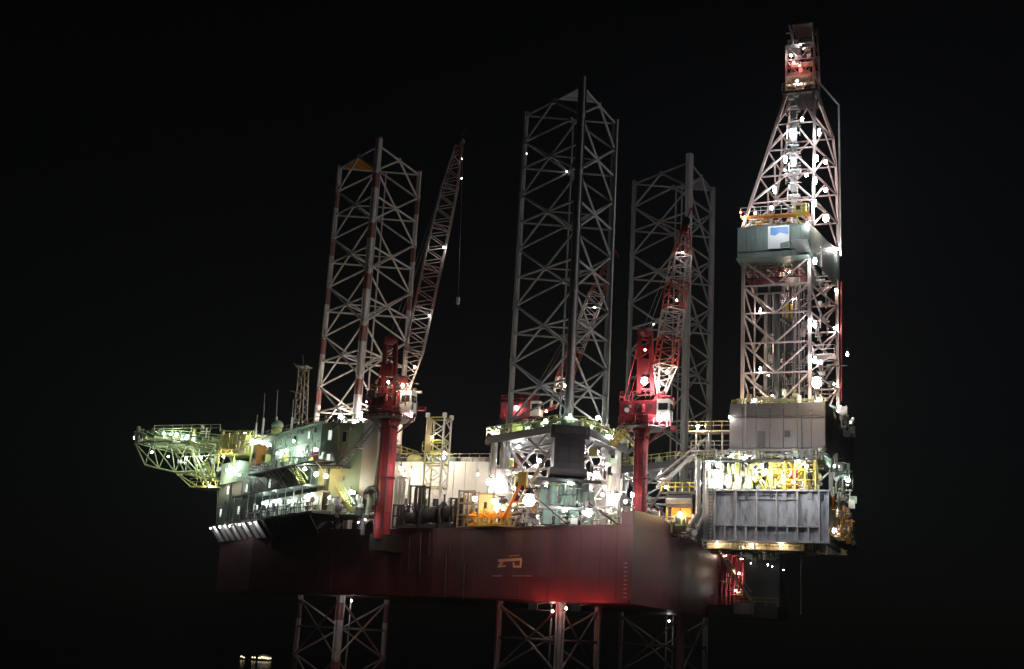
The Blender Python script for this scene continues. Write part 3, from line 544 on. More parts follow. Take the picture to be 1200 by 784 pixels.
# white recessed gallery below, canopy over it
gal = box(qt, 'gallery_wall', (onq(312, 594) + onq(375, 590)) / 2 + Vector((0, 0, 0)), ((onq(375, 592) - onq(309, 594)).length, 0.12, 2.5), 'white_paint', QROT)
for x in (320, 334, 350, 366): box(gal, 'panel_joint', onq(x, 593 - (x - 312) * 0.07, 0.12), (0.06, 0.05, 2.4), 'galvanised', QROT)
box(gal, 'door', onq(322.5, 592, 0.14), (0.95, 0.06, 1.5), 'black_rubber', QROT); box(gal, 'door', onq(341, 590, 0.14), (0.5, 0.06, 1.5), 'charcoal', QROT)
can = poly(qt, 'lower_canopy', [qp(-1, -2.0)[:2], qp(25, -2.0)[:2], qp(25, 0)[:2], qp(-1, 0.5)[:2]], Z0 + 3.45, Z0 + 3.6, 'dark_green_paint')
wk2 = poly(qt, 'gallery_deck', [qp(-4, -2.1)[:2], qp(30, -2.1)[:2], qp(30, 0)[:2], qp(-4, 0.5)[:2]], Z0 - 0.25, Z0, 'dark_steel')
rail(wk2, [qp(-4, -2.05, Z0), qp(30, -2.05, Z0)], 'dark_steel', step=1.4)
for k in range(10): rod(can, 'canopy_post', qp(k * 2.7, -1.95, Z0), qp(k * 2.7, -1.95, Z0 + 3.5), 0.06, 'galvanised')
# crossed wire stays and stairs on the front
for a, b in (((333, 546), (348, 572)), ((316, 549), (345, 572)), ((300, 560), (315, 580)), ((335, 572), (352, 548))): rod(qt, 'stay', onq(*a, 1.6), onq(*b, 1.6), 0.05, 'galvanised')
stairs(qt, onq(366, 572, 1.2), onq(354, 548, 1.2), 0.9, 'yellow_green_paint', EY)
stairs(qt, at(397, 549, Y=3.4), at(438, 500, Y=3.4), 1.0, 'galvanised', (0, 1, 0)); stairs(qt, at(413, 600, Y=3.2), at(394, 570, Y=3.2), 0.9, 'yellow_green_paint', (0, 1, 0))
box(qt, 'stair_landing', at(417, 526, Y=3.4), (1.6, 1.4, 0.15), 'galvanised'); box(qt, 'stair_landing', at(385, 547, Y=3.6), (5.0, 2.4, 0.15), 'dark_steel')
# orange locker box at the left of the gallery, kit on the gallery
lk = box(qt, 'locker', onq(312, 535, 1.0), (1.3, 1.5, 2.8), 'orange_paint', QROT); box(lk, 'locker_window', onq(311, 536, 1.8), (0.7, 0.05, 0.7), 'black_rubber', QROT)
for x, y, s in ((373, 537, 1.2), (318, 539, 1.0), (340, 538, 0.8)): box(qt, 'locker', onq(x, y, 0.7), (s, 0.8, s * 1.3), 'dark_red_paint' if x == 373 else 'yellow_green_paint', QROT)
# slanting fins under the overhang: ribs with white plates between
for k in range(14):
    s = 0 + k * 2.35; w_ = 1.35 if k > 5 else 0.7
    slab(qt, 'overhang_fin', [qp(s, -2.1, Z0 - 0.35), qp(s + w_, -2.1, Z0 - 0.35), qp(s + w_ - 1.1, -0.9, Z0 - 2.5), qp(s - 1.1, -0.9, Z0 - 2.5)], 0.12, 'white_paint' if k > 5 else 'charcoal')
    beam(qt, 'overhang_rib', qp(s + 1.85, -2.2, Z0 - 0.4), qp(s + 0.75, -0.95, Z0 - 2.6), 0.3, 0.3, 'dark_steel')
slab(qt, 'overhang_plate', [qp(-3, -1.9, Z0 - 0.35), qp(32, -1.9, Z0 - 0.35), qp(32, -0.5, Z0 - 2.7), qp(-3, -0.5, Z0 - 2.7)], -0.1, 'dark_steel')
for x, y, o, k in ((349, 530, 1.6, 'green_white'), (383, 529, 1.6, 'green_white'), (333, 524, 2.4, 'green_small'), (366, 520, 2.6, 'green_small'), (312, 520, 0.6, 'green_small'), (330, 532, 0.6, 'green_small'), (312, 590, 0.5, 'green_small'), (325, 588, 0.5, 'green_small'), (343, 588, 0.5, 'green_small'), (363, 584, 0.5, 'green_white'), (368, 551, 1.3, 'green_white'), (381, 557, 1.2, 'orange'), (396, 560, 1.6, 'orange')): lamp(qt, onq(x, y, o), k)
for x, y, Y, k in ((411, 577, 3.0, 'green_white'), (428, 609, 2.6, 'strip'), (420, 612, 2.6, 'strip'), (386, 583, 2.5, 'white_small'), (296, 517, 18, 'green_small')): lamp(qt, at(x, y, Y=Y), k)
for s in (15, 19, 23, 27, 31): lamp(qt, qp(s, -2.75, Z0 - 0.75), 'strip')  # small lamps added below the deck edge to brighten the fins
for s in (26,): lamp(qt, qp(s, -1.0, Z1 + 0.6), 'green_small')
# small deckhouse on the lower storey, below the helideck
dh = poly(qt, 'deckhouse', [qp(29, -0.2)[:2], qp(36.5, -0.2)[:2], qp(36.5, 5)[:2], qp(29, 5)[:2]], Z1, Z1 + 3.1, 'pale_green_paint'); rail(qt, [qp(24, 0.1, Z1), qp(29, 0.1, Z1)], 'galvanised')
lamp(qt, qp(32.3, -0.7, Z1 + 1.8), 'green_white'); lamp(qt, qp(28.6, -0.4, Z1 + 2.4), 'green_small')
# antennas
am = thing('antenna_mast', at(352, 497, Y=9), 'lattice radio mast with side yards on the roof of the crew quarters', 'antenna mast')
m0, m1 = at(352, 497, Y=9), at(356, 430, Y=9); hw = 0.62
cs0 = [m0 + Vector((a * hw, b * hw, 0)) for a, b in ((-1, -1), (1, -1), (1, 1), (-1, 1))]; cs1 = [m1 + Vector((a * hw * 0.8, b * hw * 0.8, 0)) for a, b in ((-1, -1), (1, -1), (1, 1), (-1, 1))]
for i in range(4): rod(am, 'mast_leg', cs0[i], cs1[i], 0.08, 'cream_paint'); zigzag(am, 'lacing', cs0[i], cs1[i], cs0[(i + 1) % 4], cs1[(i + 1) % 4], 8, 0.05, 'pipe_grey')
rod(am, 'yard_arm', at(344, 426, Y=9), at(358, 431, Y=9), 0.09, 'galvanised'); rod(am, 'yard_arm', at(341, 458, Y=9), at(353, 462, Y=9), 0.08, 'galvanised'); box(am, 'top_platform', m1, (1.7, 1.7, 0.15), 'galvanised'); rod(am, 'whip', m1, m1 + Vector((-0.3, 0, 1.6)), 0.05, 'galvanised'); rod(am, 'side_aerial', at(349, 452, Y=9), at(349.5, 446, Y=9), 0.1, 'galvanised'); rod(am, 'side_aerial', at(346.5, 467, Y=9), at(346.5, 461, Y=9), 0.1, 'galvanised')
for (x, y0, y1, Y, lb) in ((308.5, 497, 461, 15, 'leftmost tall thin whip aerial on the quarters roof'), (323.5, 495, 457, 14, 'second tall thin whip aerial on the quarters roof'), (300, 502, 486, 16, 'shortest whip aerial, at the left end of the quarters roof'), (342, 496, 468, 11, 'whip aerial close beside the lattice radio mast')):
    wa = thing('whip_aerial', at(x, y0, Y=Y), lb, 'aerial', 'whip aerials on the quarters'); p = at(x, y0, Y=Y); rod(wa, 'whip', p, at(x + 1.8, y1, Y=Y), 0.06, 'galvanised'); rod(wa, 'aerial_base', Vector((p.x, p.y, Z2)), p + Vector((0, 0, 0.8)), 0.16, 'white_paint')
dm = thing('radar_dome', at(323, 505, Y=13.5), 'small pale dome on a drum on the quarters roof', 'dome'); p = at(325, 500, Y=13.5); rod(dm, 'drum_base', (p.x, p.y, Z2), p, 0.7, 'yellow_green_paint', 'drum'); ball(dm, 'dome_shell', p + Vector((0, 0, 0.2)), (0.85, 0.85, 0.7), 'pale_green_paint')

# ================================================================== HELIDECK off the bow
hd = thing('helideck', (-84, 31, 30), 'helicopter deck on an open truss, jutting out beyond the crew quarters', 'helideck')
HC = Vector((-81.5, 30.5, 0)); HR, HZ = 8.6, 39.0
octo = [(HC.x + HR * math.cos(math.pi / 8 + i * math.pi / 4), HC.y + HR * math.sin(math.pi / 8 + i * math.pi / 4)) for i in range(8)]
poly(hd, 'landing_deck', octo, HZ, HZ + 0.35, 'deck_green')
for i in range(8):                                   # safety net frames round the rim
    a, b = Vector((*octo[i], HZ + 0.1)), Vector((*octo[(i + 1) % 8], HZ + 0.1)); oa, ob = (a - HC), (b - HC); oa.z = ob.z = 0; oa.normalize(); ob.normalize()
    a2, b2 = a + oa * 1.4 + Vector((0, 0, 0.35)), b + ob * 1.4 + Vector((0, 0, 0.35))
    rod(hd, 'net_frame', a2, b2, 0.07, 'helideck_paint')
    for f in (0, 0.2, 0.4, 0.6, 0.8): rod(hd, 'net_arm', a.lerp(b, f), a2.lerp(b2, f), 0.05, 'helideck_paint')
for k in range(-4, 5): beam(hd, 'deck_beam', (HC.x + k * 1.75, HC.y - (7.8 if abs(k) < 3 else 5.2), HZ - 0.3), (HC.x + k * 1.75, HC.y + (7.8 if abs(k) < 3 else 5.2), HZ - 0.3), 0.25, 0.5, 'helideck_paint')
top = [(158, 519), (178, 518), (200, 517), (222, 516), (253, 521)]; bot = [(170, 545), (186, 549), (205, 553), (232, 553), (250, 562)]
for Y in (25.5, 36.0):
    tp = [at(x, y, Y=25.5) for x, y in top]; bt = [at(x, y, Y=25.5) for x, y in bot]
    for L_ in (tp, bt):
        for p in L_: p.y = Y
    for a, b in zip(tp, tp[1:]): rod(hd, 'top_chord', a, b, 0.16, 'helideck_paint')
    for a, b in zip(bt, bt[1:]): rod(hd, 'bottom_chord', a, b, 0.16, 'helideck_paint')
    for i in range(5):
        rod(hd, 'truss_post', tp[i], bt[i], 0.11, 'helideck_paint')
        if i: rod(hd, 'truss_diagonal', tp[i - 1], bt[i], 0.11, 'helideck_paint'); rod(hd, 'truss_diagonal', bt[i - 1], tp[i], 0.09, 'helideck_paint')
    rod(hd, 'raker', tp[3], Vector((qp(38, 2).x, Y - 2, 31.0)), 0.18, 'helideck_paint')
    if Y < 30: TP, BT = tp, bt
for a in TP + BT: rod(hd, 'cross_tie', a, Vector((a.x, 36.0, a.z)), 0.1, 'helideck_paint')
for i in range(4): rod(hd, 'plan_brace', BT[i], Vector((BT[i + 1].x, 36.0, BT[i + 1].z)), 0.08, 'helideck_paint')
# lower access platform and its trusses, fire-fighting box above the deck edge
p0, p1 = at(222, 571, Y=25), at(254, 574, Y=25); box2(hd, 'lower_platform', (p0.x, 25, p0.z), (p1.x, 30, p0.z + 0.25), 'yellow_green_paint')
for i in range(5): x = p0.x + (p1.x - p0.x) * i / 4; rod(hd, 'platform_strut', (x, 25, p0.z + 0.2), BT[min(4, 2 + i // 2)], 0.09, 'yellow_green_paint')
rail(hd, [(p0.x, 25, p0.z + 0.25), (p1.x, 25, p0.z + 0.25)], 'yellow_green_paint', step=1.2)
p0, p1 = at(188, 516, Y=24), at(252, 514, Y=24); rail(hd, [(p0.x, 22.2, HZ + 0.35), (p1.x + 2, 22.2, HZ + 0.35)], 'helideck_paint', step=1.6)
stairs(hd, at(250, 563, Y=24.2), at(241, 541, Y=24.2), 0.9, 'yellow_green_paint', (0, 1, 0))
for x, y, Y, k in ((207, 509, 21, 'green_white'), (220, 511, 21, 'green_small'), (192, 508, 22, 'green_small'), (200, 509, 21, 'green_small'), (218, 537, 24.5, 'green_small'), (236, 536, 24.5, 'green_small'), (157, 513, 29, 'green_small'), (245, 570, 24.5, 'yellow'), (228, 534, 31, 'green_white'), (197, 535, 31, 'green_small'), (178, 530, 31, 'green_small')): lamp(hd, at(x, y, Y=Y), k)
# yellow-green cage tower by the helideck
ct = thing('stair_tower', at(276, 535, Y=22), 'yellow green caged stair tower between the helideck and the quarters', 'stair tower')
p0, p1 = at(257, 532, Y=22), at(297, 505, Y=22); x0, x1, z0, z1 = p0.x, p1.x, p0.z, p1.z; x0c, x1c, z0c, z1c = x0, x1, z0, z1
for i in range(3):
    for Y in (22, 26): rod(ct, 'corner_post', (x0 + (x1 - x0) * i / 2, Y, z0 - 2), (x0 + (x1 - x0) * i / 2, Y, z1), 0.13, 'yellow_green_paint')
for i, (fa, fb) in enumerate(((0.03, 0.24), (0.27, 0.48), (0.52, 0.73), (0.76, 0.97))): box2(ct, 'cladding_panel', (x0 + (x1 - x0) * fa, 22.1, z0), (x0 + (x1 - x0) * fb, 22.25, z1 - (0.3 if i < 3 else 1.4)), 'yellow_green_paint')
for z in (z0, (z0 + z1) / 2, z1):
    for Y in (21.95, 26): beam(ct, 'ring_beam', (x0 - 0.1, Y, z), (x1 + 0.1, Y, z), 0.14, 0.2, 'yellow_green_paint')
box2(ct, 'back_panel', (x0, 25.6, z0), (x1, 25.8, z1), 'yellow_green_paint'); box2(ct, 'stair_floor', (x0, 22, z0 - 0.1), (x1, 26, z0 + 0.05), 'yellow_green_paint')
stairs(ct, (x0 + 0.6, 24, z0), (x1 - 0.8, 24, z1 - 0.5), 1.0, 'galvanised', (0, 1, 0))
for x, y, Y, k in ((298, 517, 21.5, 'green_white'), (287, 508, 24, 'yellow'), (262, 535, 20.5, 'yellow')): lamp(ct, at(x, y, Y=Y), k)

# ================================================================== MIDSHIPS: white house, lattice tower, deck machinery
p0, p1 = at(456, 541, Y=21), at(573, 543, Y=21)
wh = thing('storage_house', ((p0.x + p1.x) / 2, 23, DECK), 'long white plated house on deck between the two left legs', 'deck house')
box2(wh, 'house_wall', (p0.x, 21, DECK), (p1.x, 27, p0.z), 'white_paint')
n = 9
for i in range(n): xa = p0.x + (p1.x - p0.x) * i / n; box2(wh, 'wall_panel', (xa + 0.04, 20.9, DECK + 0.5), (xa + (p1.x - p0.x) / n - 0.04, 21.0, p0.z - 0.15), 'white_paint')
rail(wh, [(p0.x, 21.2, p0.z), (p1.x, 21.2, p0.z)], 'galvanised', step=1.4)
for x, w_ in ((484, 2.2), (507, 1.8), (522, 2.4)): q = at(x, 543, Y=22.5); ball(wh, 'roof_tank', (q.x, 23, p0.z + 0.55), (w_ * 0.6, 0.8, 0.75), 'yellow_green_paint' if x < 500 else 'pale_green_paint')
for x in (545, 560): q = at(x, 545, Y=22); box(wh, 'roof_vent', (q.x, 23, p0.z + 0.4), (1.8, 1.2, 0.8), 'pipe_grey')
for x, y, k in ((482, 552, 'warm_small'), (475, 562, 'warm_small'), (520, 536, 'yellow'), (560, 556, 'warm_small'), (540, 585, 'white_small'), (478, 590, 'white_small')): lamp(wh, at(x, y, Y=18.5), k)
lt = thing('lattice_tower', at(505, 580, Y=16), 'short yellowish lattice tower standing before the white deck house', 'lattice tower')
a, b = at(495, 580, Y=16), at(515, 580, Y=16); z1 = at(505, 489, Y=16).z
cs0 = [Vector((x, y, DECK)) for x, y in ((a.x, 16), (b.x, 16), (b.x, 18.2), (a.x, 18.2))]; cs1 = [Vector((p.x, p.y, z1)) for p in cs0]
for i in range(4):
    j = (i + 1) % 4; rod(lt, 'tower_leg', cs0[i], cs1[i], 0.14, 'yellow_green_paint' if i in (0, 3) else 'white_paint'); zigzag(lt, 'lacing', cs0[i], cs1[i], cs0[j], cs1[j], 10, 0.08, 'white_paint')
    for k in range(1, 6): z = Vector((0, 0, (z1 - DECK) * k / 5)); rod(lt, 'tower_ring', cs0[i] + z, cs0[j] + z, 0.09, 'yellow_green_paint')
box2(lt, 'ladder_casing', (a.x + 0.1, 15.9, 35), (a.x + 0.75, 16.0, z1 - 0.3), 'cream_paint'); box2(lt, 'tower_platform', (a.x - 0.3, 15.6, 35.2), (b.x + 0.5, 18.6, 35.35), 'yellow_green_paint'); rail(lt, [(a.x - 0.3, 15.6, 35.35), (b.x + 0.5, 15.6, 35.35)], 'yellow_green_paint', step=1.0)
for q in cs1[:3]: box(lt, 'top_bracket', q + Vector((0, 0, 0.3)), (0.5, 0.4, 0.6), 'white_paint')
lamp(lt, Vector(((a.x + b.x) / 2, 15.2, 37.0)), 'warm_small')

def winch(label, x, y0, Y, w_, h, m='dark_steel'):
    p = at(x, y0, Y=Y); t = thing('deck_winch', (p.x, Y, DECK), label, 'winch', 'winches on the port deck edge')
    box(t, 'bed_frame', (p.x, Y, DECK + 0.25), (w_ * 1.3, 1.6, 0.5), m); rod(t, 'drum', (p.x - w_ / 2, Y, DECK + h * 0.55), (p.x + w_ / 2, Y, DECK + h * 0.55), h * 0.3, m, 'drum')
    for s in (-1, 1): rod(t, 'flange', (p.x + s * w_ * 0.5, Y, DECK + h * 0.55), (p.x + s * (w_ * 0.5 + 0.12), Y, DECK + h * 0.55), h * 0.45, m, 'drum'); box(t, 'side_frame', (p.x + s * (w_ * 0.5 + 0.3), Y, DECK + h * 0.4), (0.25, 1.3, h * 0.8), m)
    box(t, 'motor', (p.x + w_ * 0.75, Y, DECK + h * 0.5), (0.8, 0.9, 0.9), m); rod(t, 'guide_post', (p.x - w_ * 0.4, Y - 0.5, DECK), (p.x - w_ * 0.4, Y - 0.5, DECK + h * 1.25), 0.1, m)
winch('dark winch on deck just right of the thick red crane pedestal', 483, 612, 8.5, 1.6, 2.4)
winch('second dark winch on deck, before the short lattice tower', 505, 612, 8.0, 1.9, 3.0)
winch('third dark winch, left of the brown pipe rack', 527, 612, 7.2, 1.7, 3.3)
def stack(label, x, Y, w_, h, d, name, cat, m, n=3):
    p = at(x, 610, Y=Y); t = thing(name, (p.x, Y, DECK), label, cat)
    for s in (-1, 1):
        for e in (-1, 1): box(t, 'corner_post', (p.x + s * w_ / 2, Y + e * d / 2, DECK + h / 2), (0.18, 0.18, h), m)
    for k in range(n + 1):
        z = DECK + 0.15 + (h - 0.3) * k / n
        for e in (-1, 1): box(t, 'cross_bar', (p.x, Y + e * d / 2, z), (w_, 0.15, 0.18), m)
        if k < n:
            for j in range(3): rod(t, 'stored_bottle', (p.x - w_ * 0.3 + j * w_ * 0.3, Y, z + 0.1), (p.x - w_ * 0.3 + j * w_ * 0.3, Y, z + (h - 0.3) / n - 0.15), w_ * 0.12, m)
    return t
stack('tall brown bottle rack on deck left of the yellow hose skid', 548, 6.6, 2.0, 4.6, 1.6, 'bottle_rack', 'rack', 'pipe_grey')
stack('lower dark bottle rack beside the tall brown one', 537, 6.9, 1.6, 3.7, 1.5, 'bottle_rack', 'rack', 'dark_steel')
stack('dark square frame raised on deck before the white house', 490, 10.0, 1.9, 5.6, 1.6, 'equipment_frame', 'frame', 'dark_steel', 2)
stack('dark low frame beside the foot of the thick red pedestal', 469, 8.8, 1.4, 3.0, 1.4, 'equipment_frame', 'frame', 'charcoal', 2)
stack('pale pipe frame right of the thick red pedestal, under the lamps', 466, 12.0, 1.8, 7.0, 1.6, 'pipe_stand', 'stand', 'white_paint', 3)
dc = thing('goose_neck_vent', at(432, 615, Y=4.5), 'dark curved vent pipe standing left of the thick red pedestal', 'vent pipe')
p = at(425, 618, Y=4.2)
pr = None
for i in range(8):
    a_ = math.pi * i / 7; q = Vector((p.x + 0.9 - 0.9 * math.cos(a_), 4.2, 28.0 + 0.9 * math.sin(a_)))
    if pr is not None: rod(dc, 'bend', pr, q, 0.3, 'charcoal')
    pr = q
rod(dc, 'riser', (p.x, 4.2, 23), (p.x, 4.2, 28), 0.3, 'charcoal'); rod(dc, 'outlet', (p.x + 1.8, 4.2, 28), (p.x + 1.8, 4.2, 26.6), 0.3, 'charcoal')
# small lit cabin and yellow hose skid by the middle jack house
p = at(572, 590, Y=6); cb_ = thing('deck_cabin', (p.x, 6.5, DECK), 'small pale cabin with a slit window left of the middle jack house', 'cabin')
box(cb_, 'cabin_wall', (p.x, 6.5, DECK + 2.0), (2.0, 2.0, 4.0), 'white_paint'); box(cb_, 'cabin_roof', (p.x, 6.5, DECK + 4.1), (2.3, 2.3, 0.2), 'grey_steel'); window(cb_, (p.x - 0.1, 5.47, DECK + 2.6), 0.5, 1.2, 0.0, False, 'white_paint')
ys = thing('hose_skid', at(572, 610, Y=3.8), 'tangle of yellow pipes on a skid at the deck edge, lit orange', 'pipe skid')
p = at(572, 612, Y=3.9)
for i in range(26):
    x = p.x + random.uniform(-2.3, 3.2); z = DECK + random.uniform(0.2, 1.9); y = 3.9 + random.uniform(-0.8, 0.8) - (x - p.x) * 0.36
    rod(ys, 'pipe', (x, y, z), (x + random.uniform(-1.2, 1.2), y + random.uniform(-0.3, 0.3), max(DECK + 0.2, z + random.uniform(-0.9, 0.9))), random.choice((0.09, 0.13, 0.18)), random.choice(('yellow_paint', 'orange_paint', 'yellow_paint')))
for i in range(6): q = Vector((p.x - 2 + i, 3.9 - (i - 2) * 0.36, DECK)); rod(ys, 'valve_post', q, q + Vector((0, 0, 1.6 + 0.4 * (i % 2))), 0.16, 'yellow_paint'); rod(ys, 'valve_wheel', q + Vector((0, -0.25, 1.3)), q + Vector((0, -0.32, 1.3)), 0.35, 'orange_paint', 'drum')
box(ys, 'skid_base', (p.x, 3.9, DECK + 0.1), (5, 1.8, 0.2), 'yellow_paint', -0.35)
lamp(ys, (p.x + 1.5, 1.6, DECK + 2.8), 'orange'); lamp(ys, (p.x - 1.5, 3.0, DECK + 3.2), 'orange')
ym = thing('loading_arm', at(615, 600, Y=3), 'orange hose arm leaning beside the brightest lamp of the middle jack house', 'hose arm')
rod(ym, 'arm', at(590, 606, Y=2.6), at(613, 562, Y=2.6), 0.2, 'orange_paint'); rod(ym, 'arm', at(613, 562, Y=2.6), at(627, 604, Y=2.0), 0.16, 'orange_paint'); box(ym, 'arm_head', at(613, 561, Y=2.6), (1.0, 0.6, 1.5), 'yellow_paint'); rod(ym, 'cross_piece', at(600, 588, Y=2.6), at(622, 588, Y=2.2), 0.1, 'orange_paint')

# ================================================================== CANTILEVER
GZ0, GZ1 = 24.1, 30.2
ca = thing('cantilever', (12, 22, GZ0), 'ribbed grey cantilever girders carrying the derrick out over the stern', 'cantilever')
GX0, GX1 = 4.75, 19.25
for gy, face in ((14.0, 1), (30.8, 0)):
    box2(ca, 'web_plate', (4.6, gy + 0.02, GZ0 + 0.2), (GX1, gy + 0.12, GZ1 - 0.2), 'girder_blue_grey')
    box2(ca, 'top_flange', (4.5, gy - 0.55, GZ1 - 0.2), (GX1 + 0.1, gy + 0.6, GZ1), 'girder_blue_grey'); box2(ca, 'bottom_flange', (4.5, gy - 0.55, GZ0), (GX1 + 0.1, gy + 0.6, GZ0 + 0.2), 'girder_blue_grey')
    box2(ca, 'end_plate', (GX1 - 0.05, gy - 0.5, GZ0), (GX1 + 0.06, gy + 0.5, GZ1), 'girder_blue_grey')
    if face:
        rx = [at(x, 600, Y=13.6).x for x in (837, 861.8, 886, 910, 934.4, 960)]
        for x in rx: box2(ca, 'web_rib', (x - 0.09, gy - 0.52, GZ0 + 0.2), (x + 0.09, gy + 0.02, GZ1 - 0.2), 'girder_blue_grey')
        zs = at(890, 616, Y=13.7).z
        for x0_, x1_ in zip(rx, rx[1:]):
            box2(ca, 'web_stiffener', (x0_ + 0.09, gy - 0.4, zs - 0.08), (x1_ - 0.09, gy + 0.02, zs + 0.08), 'girder_blue_grey'); xm = (x0_ + x1_) / 2; box2(ca, 'web_rib', (xm - 0.09, gy - 0.4, GZ0 + 0.2), (xm + 0.09, gy + 0.02, zs - 0.08), 'girder_blue_grey')
        for x0_, x1_ in zip(rx[1:4], rx[2:5]): box2(ca, 'web_stiffener', (x0_ + 0.09, gy - 0.22, GZ1 - 1.15), (x1_ - 0.09, gy + 0.02, GZ1 - 1.02), 'girder_blue_grey')
for i in range(7): x = 5 + i * 2.2; box2(ca, 'cross_girder', (x, 14.2, GZ0 + 0.3), (x + 0.4, 30.7, GZ0 + 1.6), 'dark_steel')
box2(ca, 'pipe_deck', (4.6, 14.6, GZ1 + 0.02), (GX1 - 0.5, 30.4, GZ1 + 0.12), 'dark_steel')
for gy in (14.0, 30.8): box2(ca, 'hold_down_rail', (-8, gy - 0.5, DECK + 0.15), (4.6, gy + 0.5, DECK + 1.9), 'dark_steel')
# yellow skid beam and hanging gear under the girder
box2(ca, 'skid_beam', (4.8, 15.2, GZ0 - 0.75), (16.2, 16.2, GZ0 - 0.08), 'cream_paint'); box2(ca, 'walkway', (4.6, 13.9, GZ0 - 0.95), (16.0, 15.2, GZ0 - 0.85), 'cream_paint')
rail(ca, [(4.6, 13.9, GZ0 - 0.85), (16, 13.9, GZ0 - 0.85)], 'cream_paint', step=1.2, h=0.75)
for i in range(9): x = 9 + i * 1.15; rod(ca, 'hung_pipe', (x, 17 + (i % 3), GZ0 + 0.2), (x, 17 + (i % 3), GZ0 - 0.9 - 0.5 * (i % 2)), 0.16, 'pipe_grey')
rod(ca, 'drop_pipe', at(938.5, 640, Y=18), at(938.5, 720, Y=18), 0.09, 'pipe_grey')
p = at(822, 570, Y=12.6)                             # looping hose at the girder's inboard end
rod(ca, 'hose_riser', (p.x - 0.35, 12.6, GZ0 + 3), (p.x - 0.35, 12.6, GZ1 + 3.4), 0.3, 'pipe_grey'); rod(ca, 'hose_riser', (p.x + 0.35, 12.6, GZ0 + 3), (p.x + 0.35, 12.6, GZ1 + 3.2), 0.22, 'pipe_grey'); rod(ca, 'hose_bend', (p.x - 0.35, 12.6, GZ0 + 3), (p.x - 1.3, 12.4, GZ0 + 1.6), 0.3, 'pipe_grey'); rod(ca, 'hose_bend', (p.x + 0.35, 12.6, GZ0 + 3), (p.x - 0.3, 12.4, GZ0 + 1.4), 0.22, 'pipe_grey')
for x, y, Y, k in ((840, 637, 14.4, 'warm_small'), (880, 639, 14.5, 'warm_small'), (915, 638, 14.5, 'warm_small'), (985, 597, 18, 'warm_small'), (978, 622, 18, 'orange'), (870, 655, 26, 'dot'), (900, 662, 28, 'strip'), (918, 668, 28, 'dot')): lamp(ca, at(x, y, Y=Y), k)
for x in (12.5, 17.5): # floods on long arms added outboard to light the girder
    rod(ca, 'lamp_arm', (x, 13.6, GZ1 + 0.1), (x, 8.6, GZ1 + 2.6), 0.06, 'dark_steel'); lamp(ca, (x, 8.6, GZ1 + 2.0), 'cool')
for i in range(9): x = rx[0] + 0.7 + i * 1.45; box2(ca, 'junction_box', (x, 13.75, GZ1 - 0.75 - 0.25 * (i % 3)), (x + 0.35 + 0.2 * (i % 2), 14.0, GZ1 - 0.3), 'pipe_grey' if i % 2 else 'charcoal')
rod(ca, 'cable_run', (5.2, 13.88, GZ1 - 0.35), (18.8, 13.88, GZ1 - 0.38), 0.06, 'charcoal'); rod(ca, 'cable_run', (5.2, 13.86, GZ1 - 0.6), (15.0, 13.86, GZ1 - 0.66), 0.05, 'dark_steel')
for s in (0, 0.45): rod(ca, 'ladder_rail', (5.4 + s, 13.4, GZ0), (5.4 + s, 13.4, GZ1 + 1.0), 0.04, 'dark_steel')
for k in range(15): rod(ca, 'ladder_rung', (5.4, 13.4, GZ0 + 0.3 + k * 0.42), (5.85, 13.4, GZ0 + 0.3 + k * 0.42), 0.03, 'dark_steel')
# gear at the after end
for i in range(14):
    x = GX1 + random.uniform(0.3, 1.6); y = 15 + i * 0.9; z = random.uniform(GZ0 + 0.5, GZ1 - 1.5)
    rod(ca, 'stern_pipe', (x, y, z), (x + random.uniform(-0.4, 0.4), y + 0.3, z + random.uniform(0.8, 2.6)), random.choice((0.1, 0.18)), random.choice(('pipe_grey', 'galvanised', 'orange_paint', 'dark_steel')))
box2(ca, 'stern_platform', (GX1 + 0.1, 15, GZ0 + 0.4), (GX1 + 1.6, 28, GZ0 + 0.52), 'dark_steel'); rail(ca, [(GX1 + 1.6, 15, GZ0 + 0.52), (GX1 + 1.6, 28, GZ0 + 0.52)], 'dark_steel')

# ================================================================== DRILL FLOOR
FX0, FX1, FY0, FY1, FZ0, FZ1 = 7.6, 18.9, 14.0, 30.5, 35.1, 40.6
df = thing('drill_floor', (13, 22, GZ1), 'drill floor with grey wind walls standing on the cantilever under the derrick', 'drill floor')
box2(df, 'floor_slab', (FX0, FY0 + 0.1, FZ0 - 0.4), (FX1, FY1, FZ0), 'dark_steel'); box2(df, 'floor_edge', (FX0 - 0.1, FY0 - 0.1, FZ0 - 0.35), (FX1 + 0.1, FY0 + 0.15, FZ0 + 0.05), 'windwall_grey')
n = 7
for i in range(n):
    xa, xb = FX0 + (FX1 - FX0) * i / n, FX0 + (FX1 - FX0) * (i + 1) / n
    box2(df, 'wall_panel', (xa + 0.03, FY0, FZ0 + 0.1), (xb - 0.03, FY0 + 0.15, FZ1 - 1.62), 'windwall_grey'); box2(df, 'wall_panel', (xa + 0.03, FY0 + 0.06, FZ1 - 1.56), (xb - 0.03, FY0 + 0.2, FZ1), 'windwall_dark')
for i in range(9):
    ya, yb = FY0 + 0.2 + (FY1 - FY0 - 0.2) * i / 9, FY0 + 0.2 + (FY1 - FY0 - 0.2) * (i + 1) / 9
    xs = [FX1 + 1.5 * (v - FY0) / (FY1 - FY0) for v in (ya + 0.03, yb - 0.03)]; slab(df, 'wall_panel', [(xs[0], ya + 0.03, FZ0 - 0.5 - 0.22 * i), (xs[1], yb - 0.03, FZ0 - 0.5 - 0.22 * i), (xs[1], yb - 0.03, FZ1), (xs[0], ya + 0.03, FZ1)], -0.15, 'windwall_dark'); box2(df, 'wall_panel', (FX0, ya + 0.03, FZ0 + 0.1), (FX0 + 0.15, yb - 0.03, FZ1), 'windwall_grey')
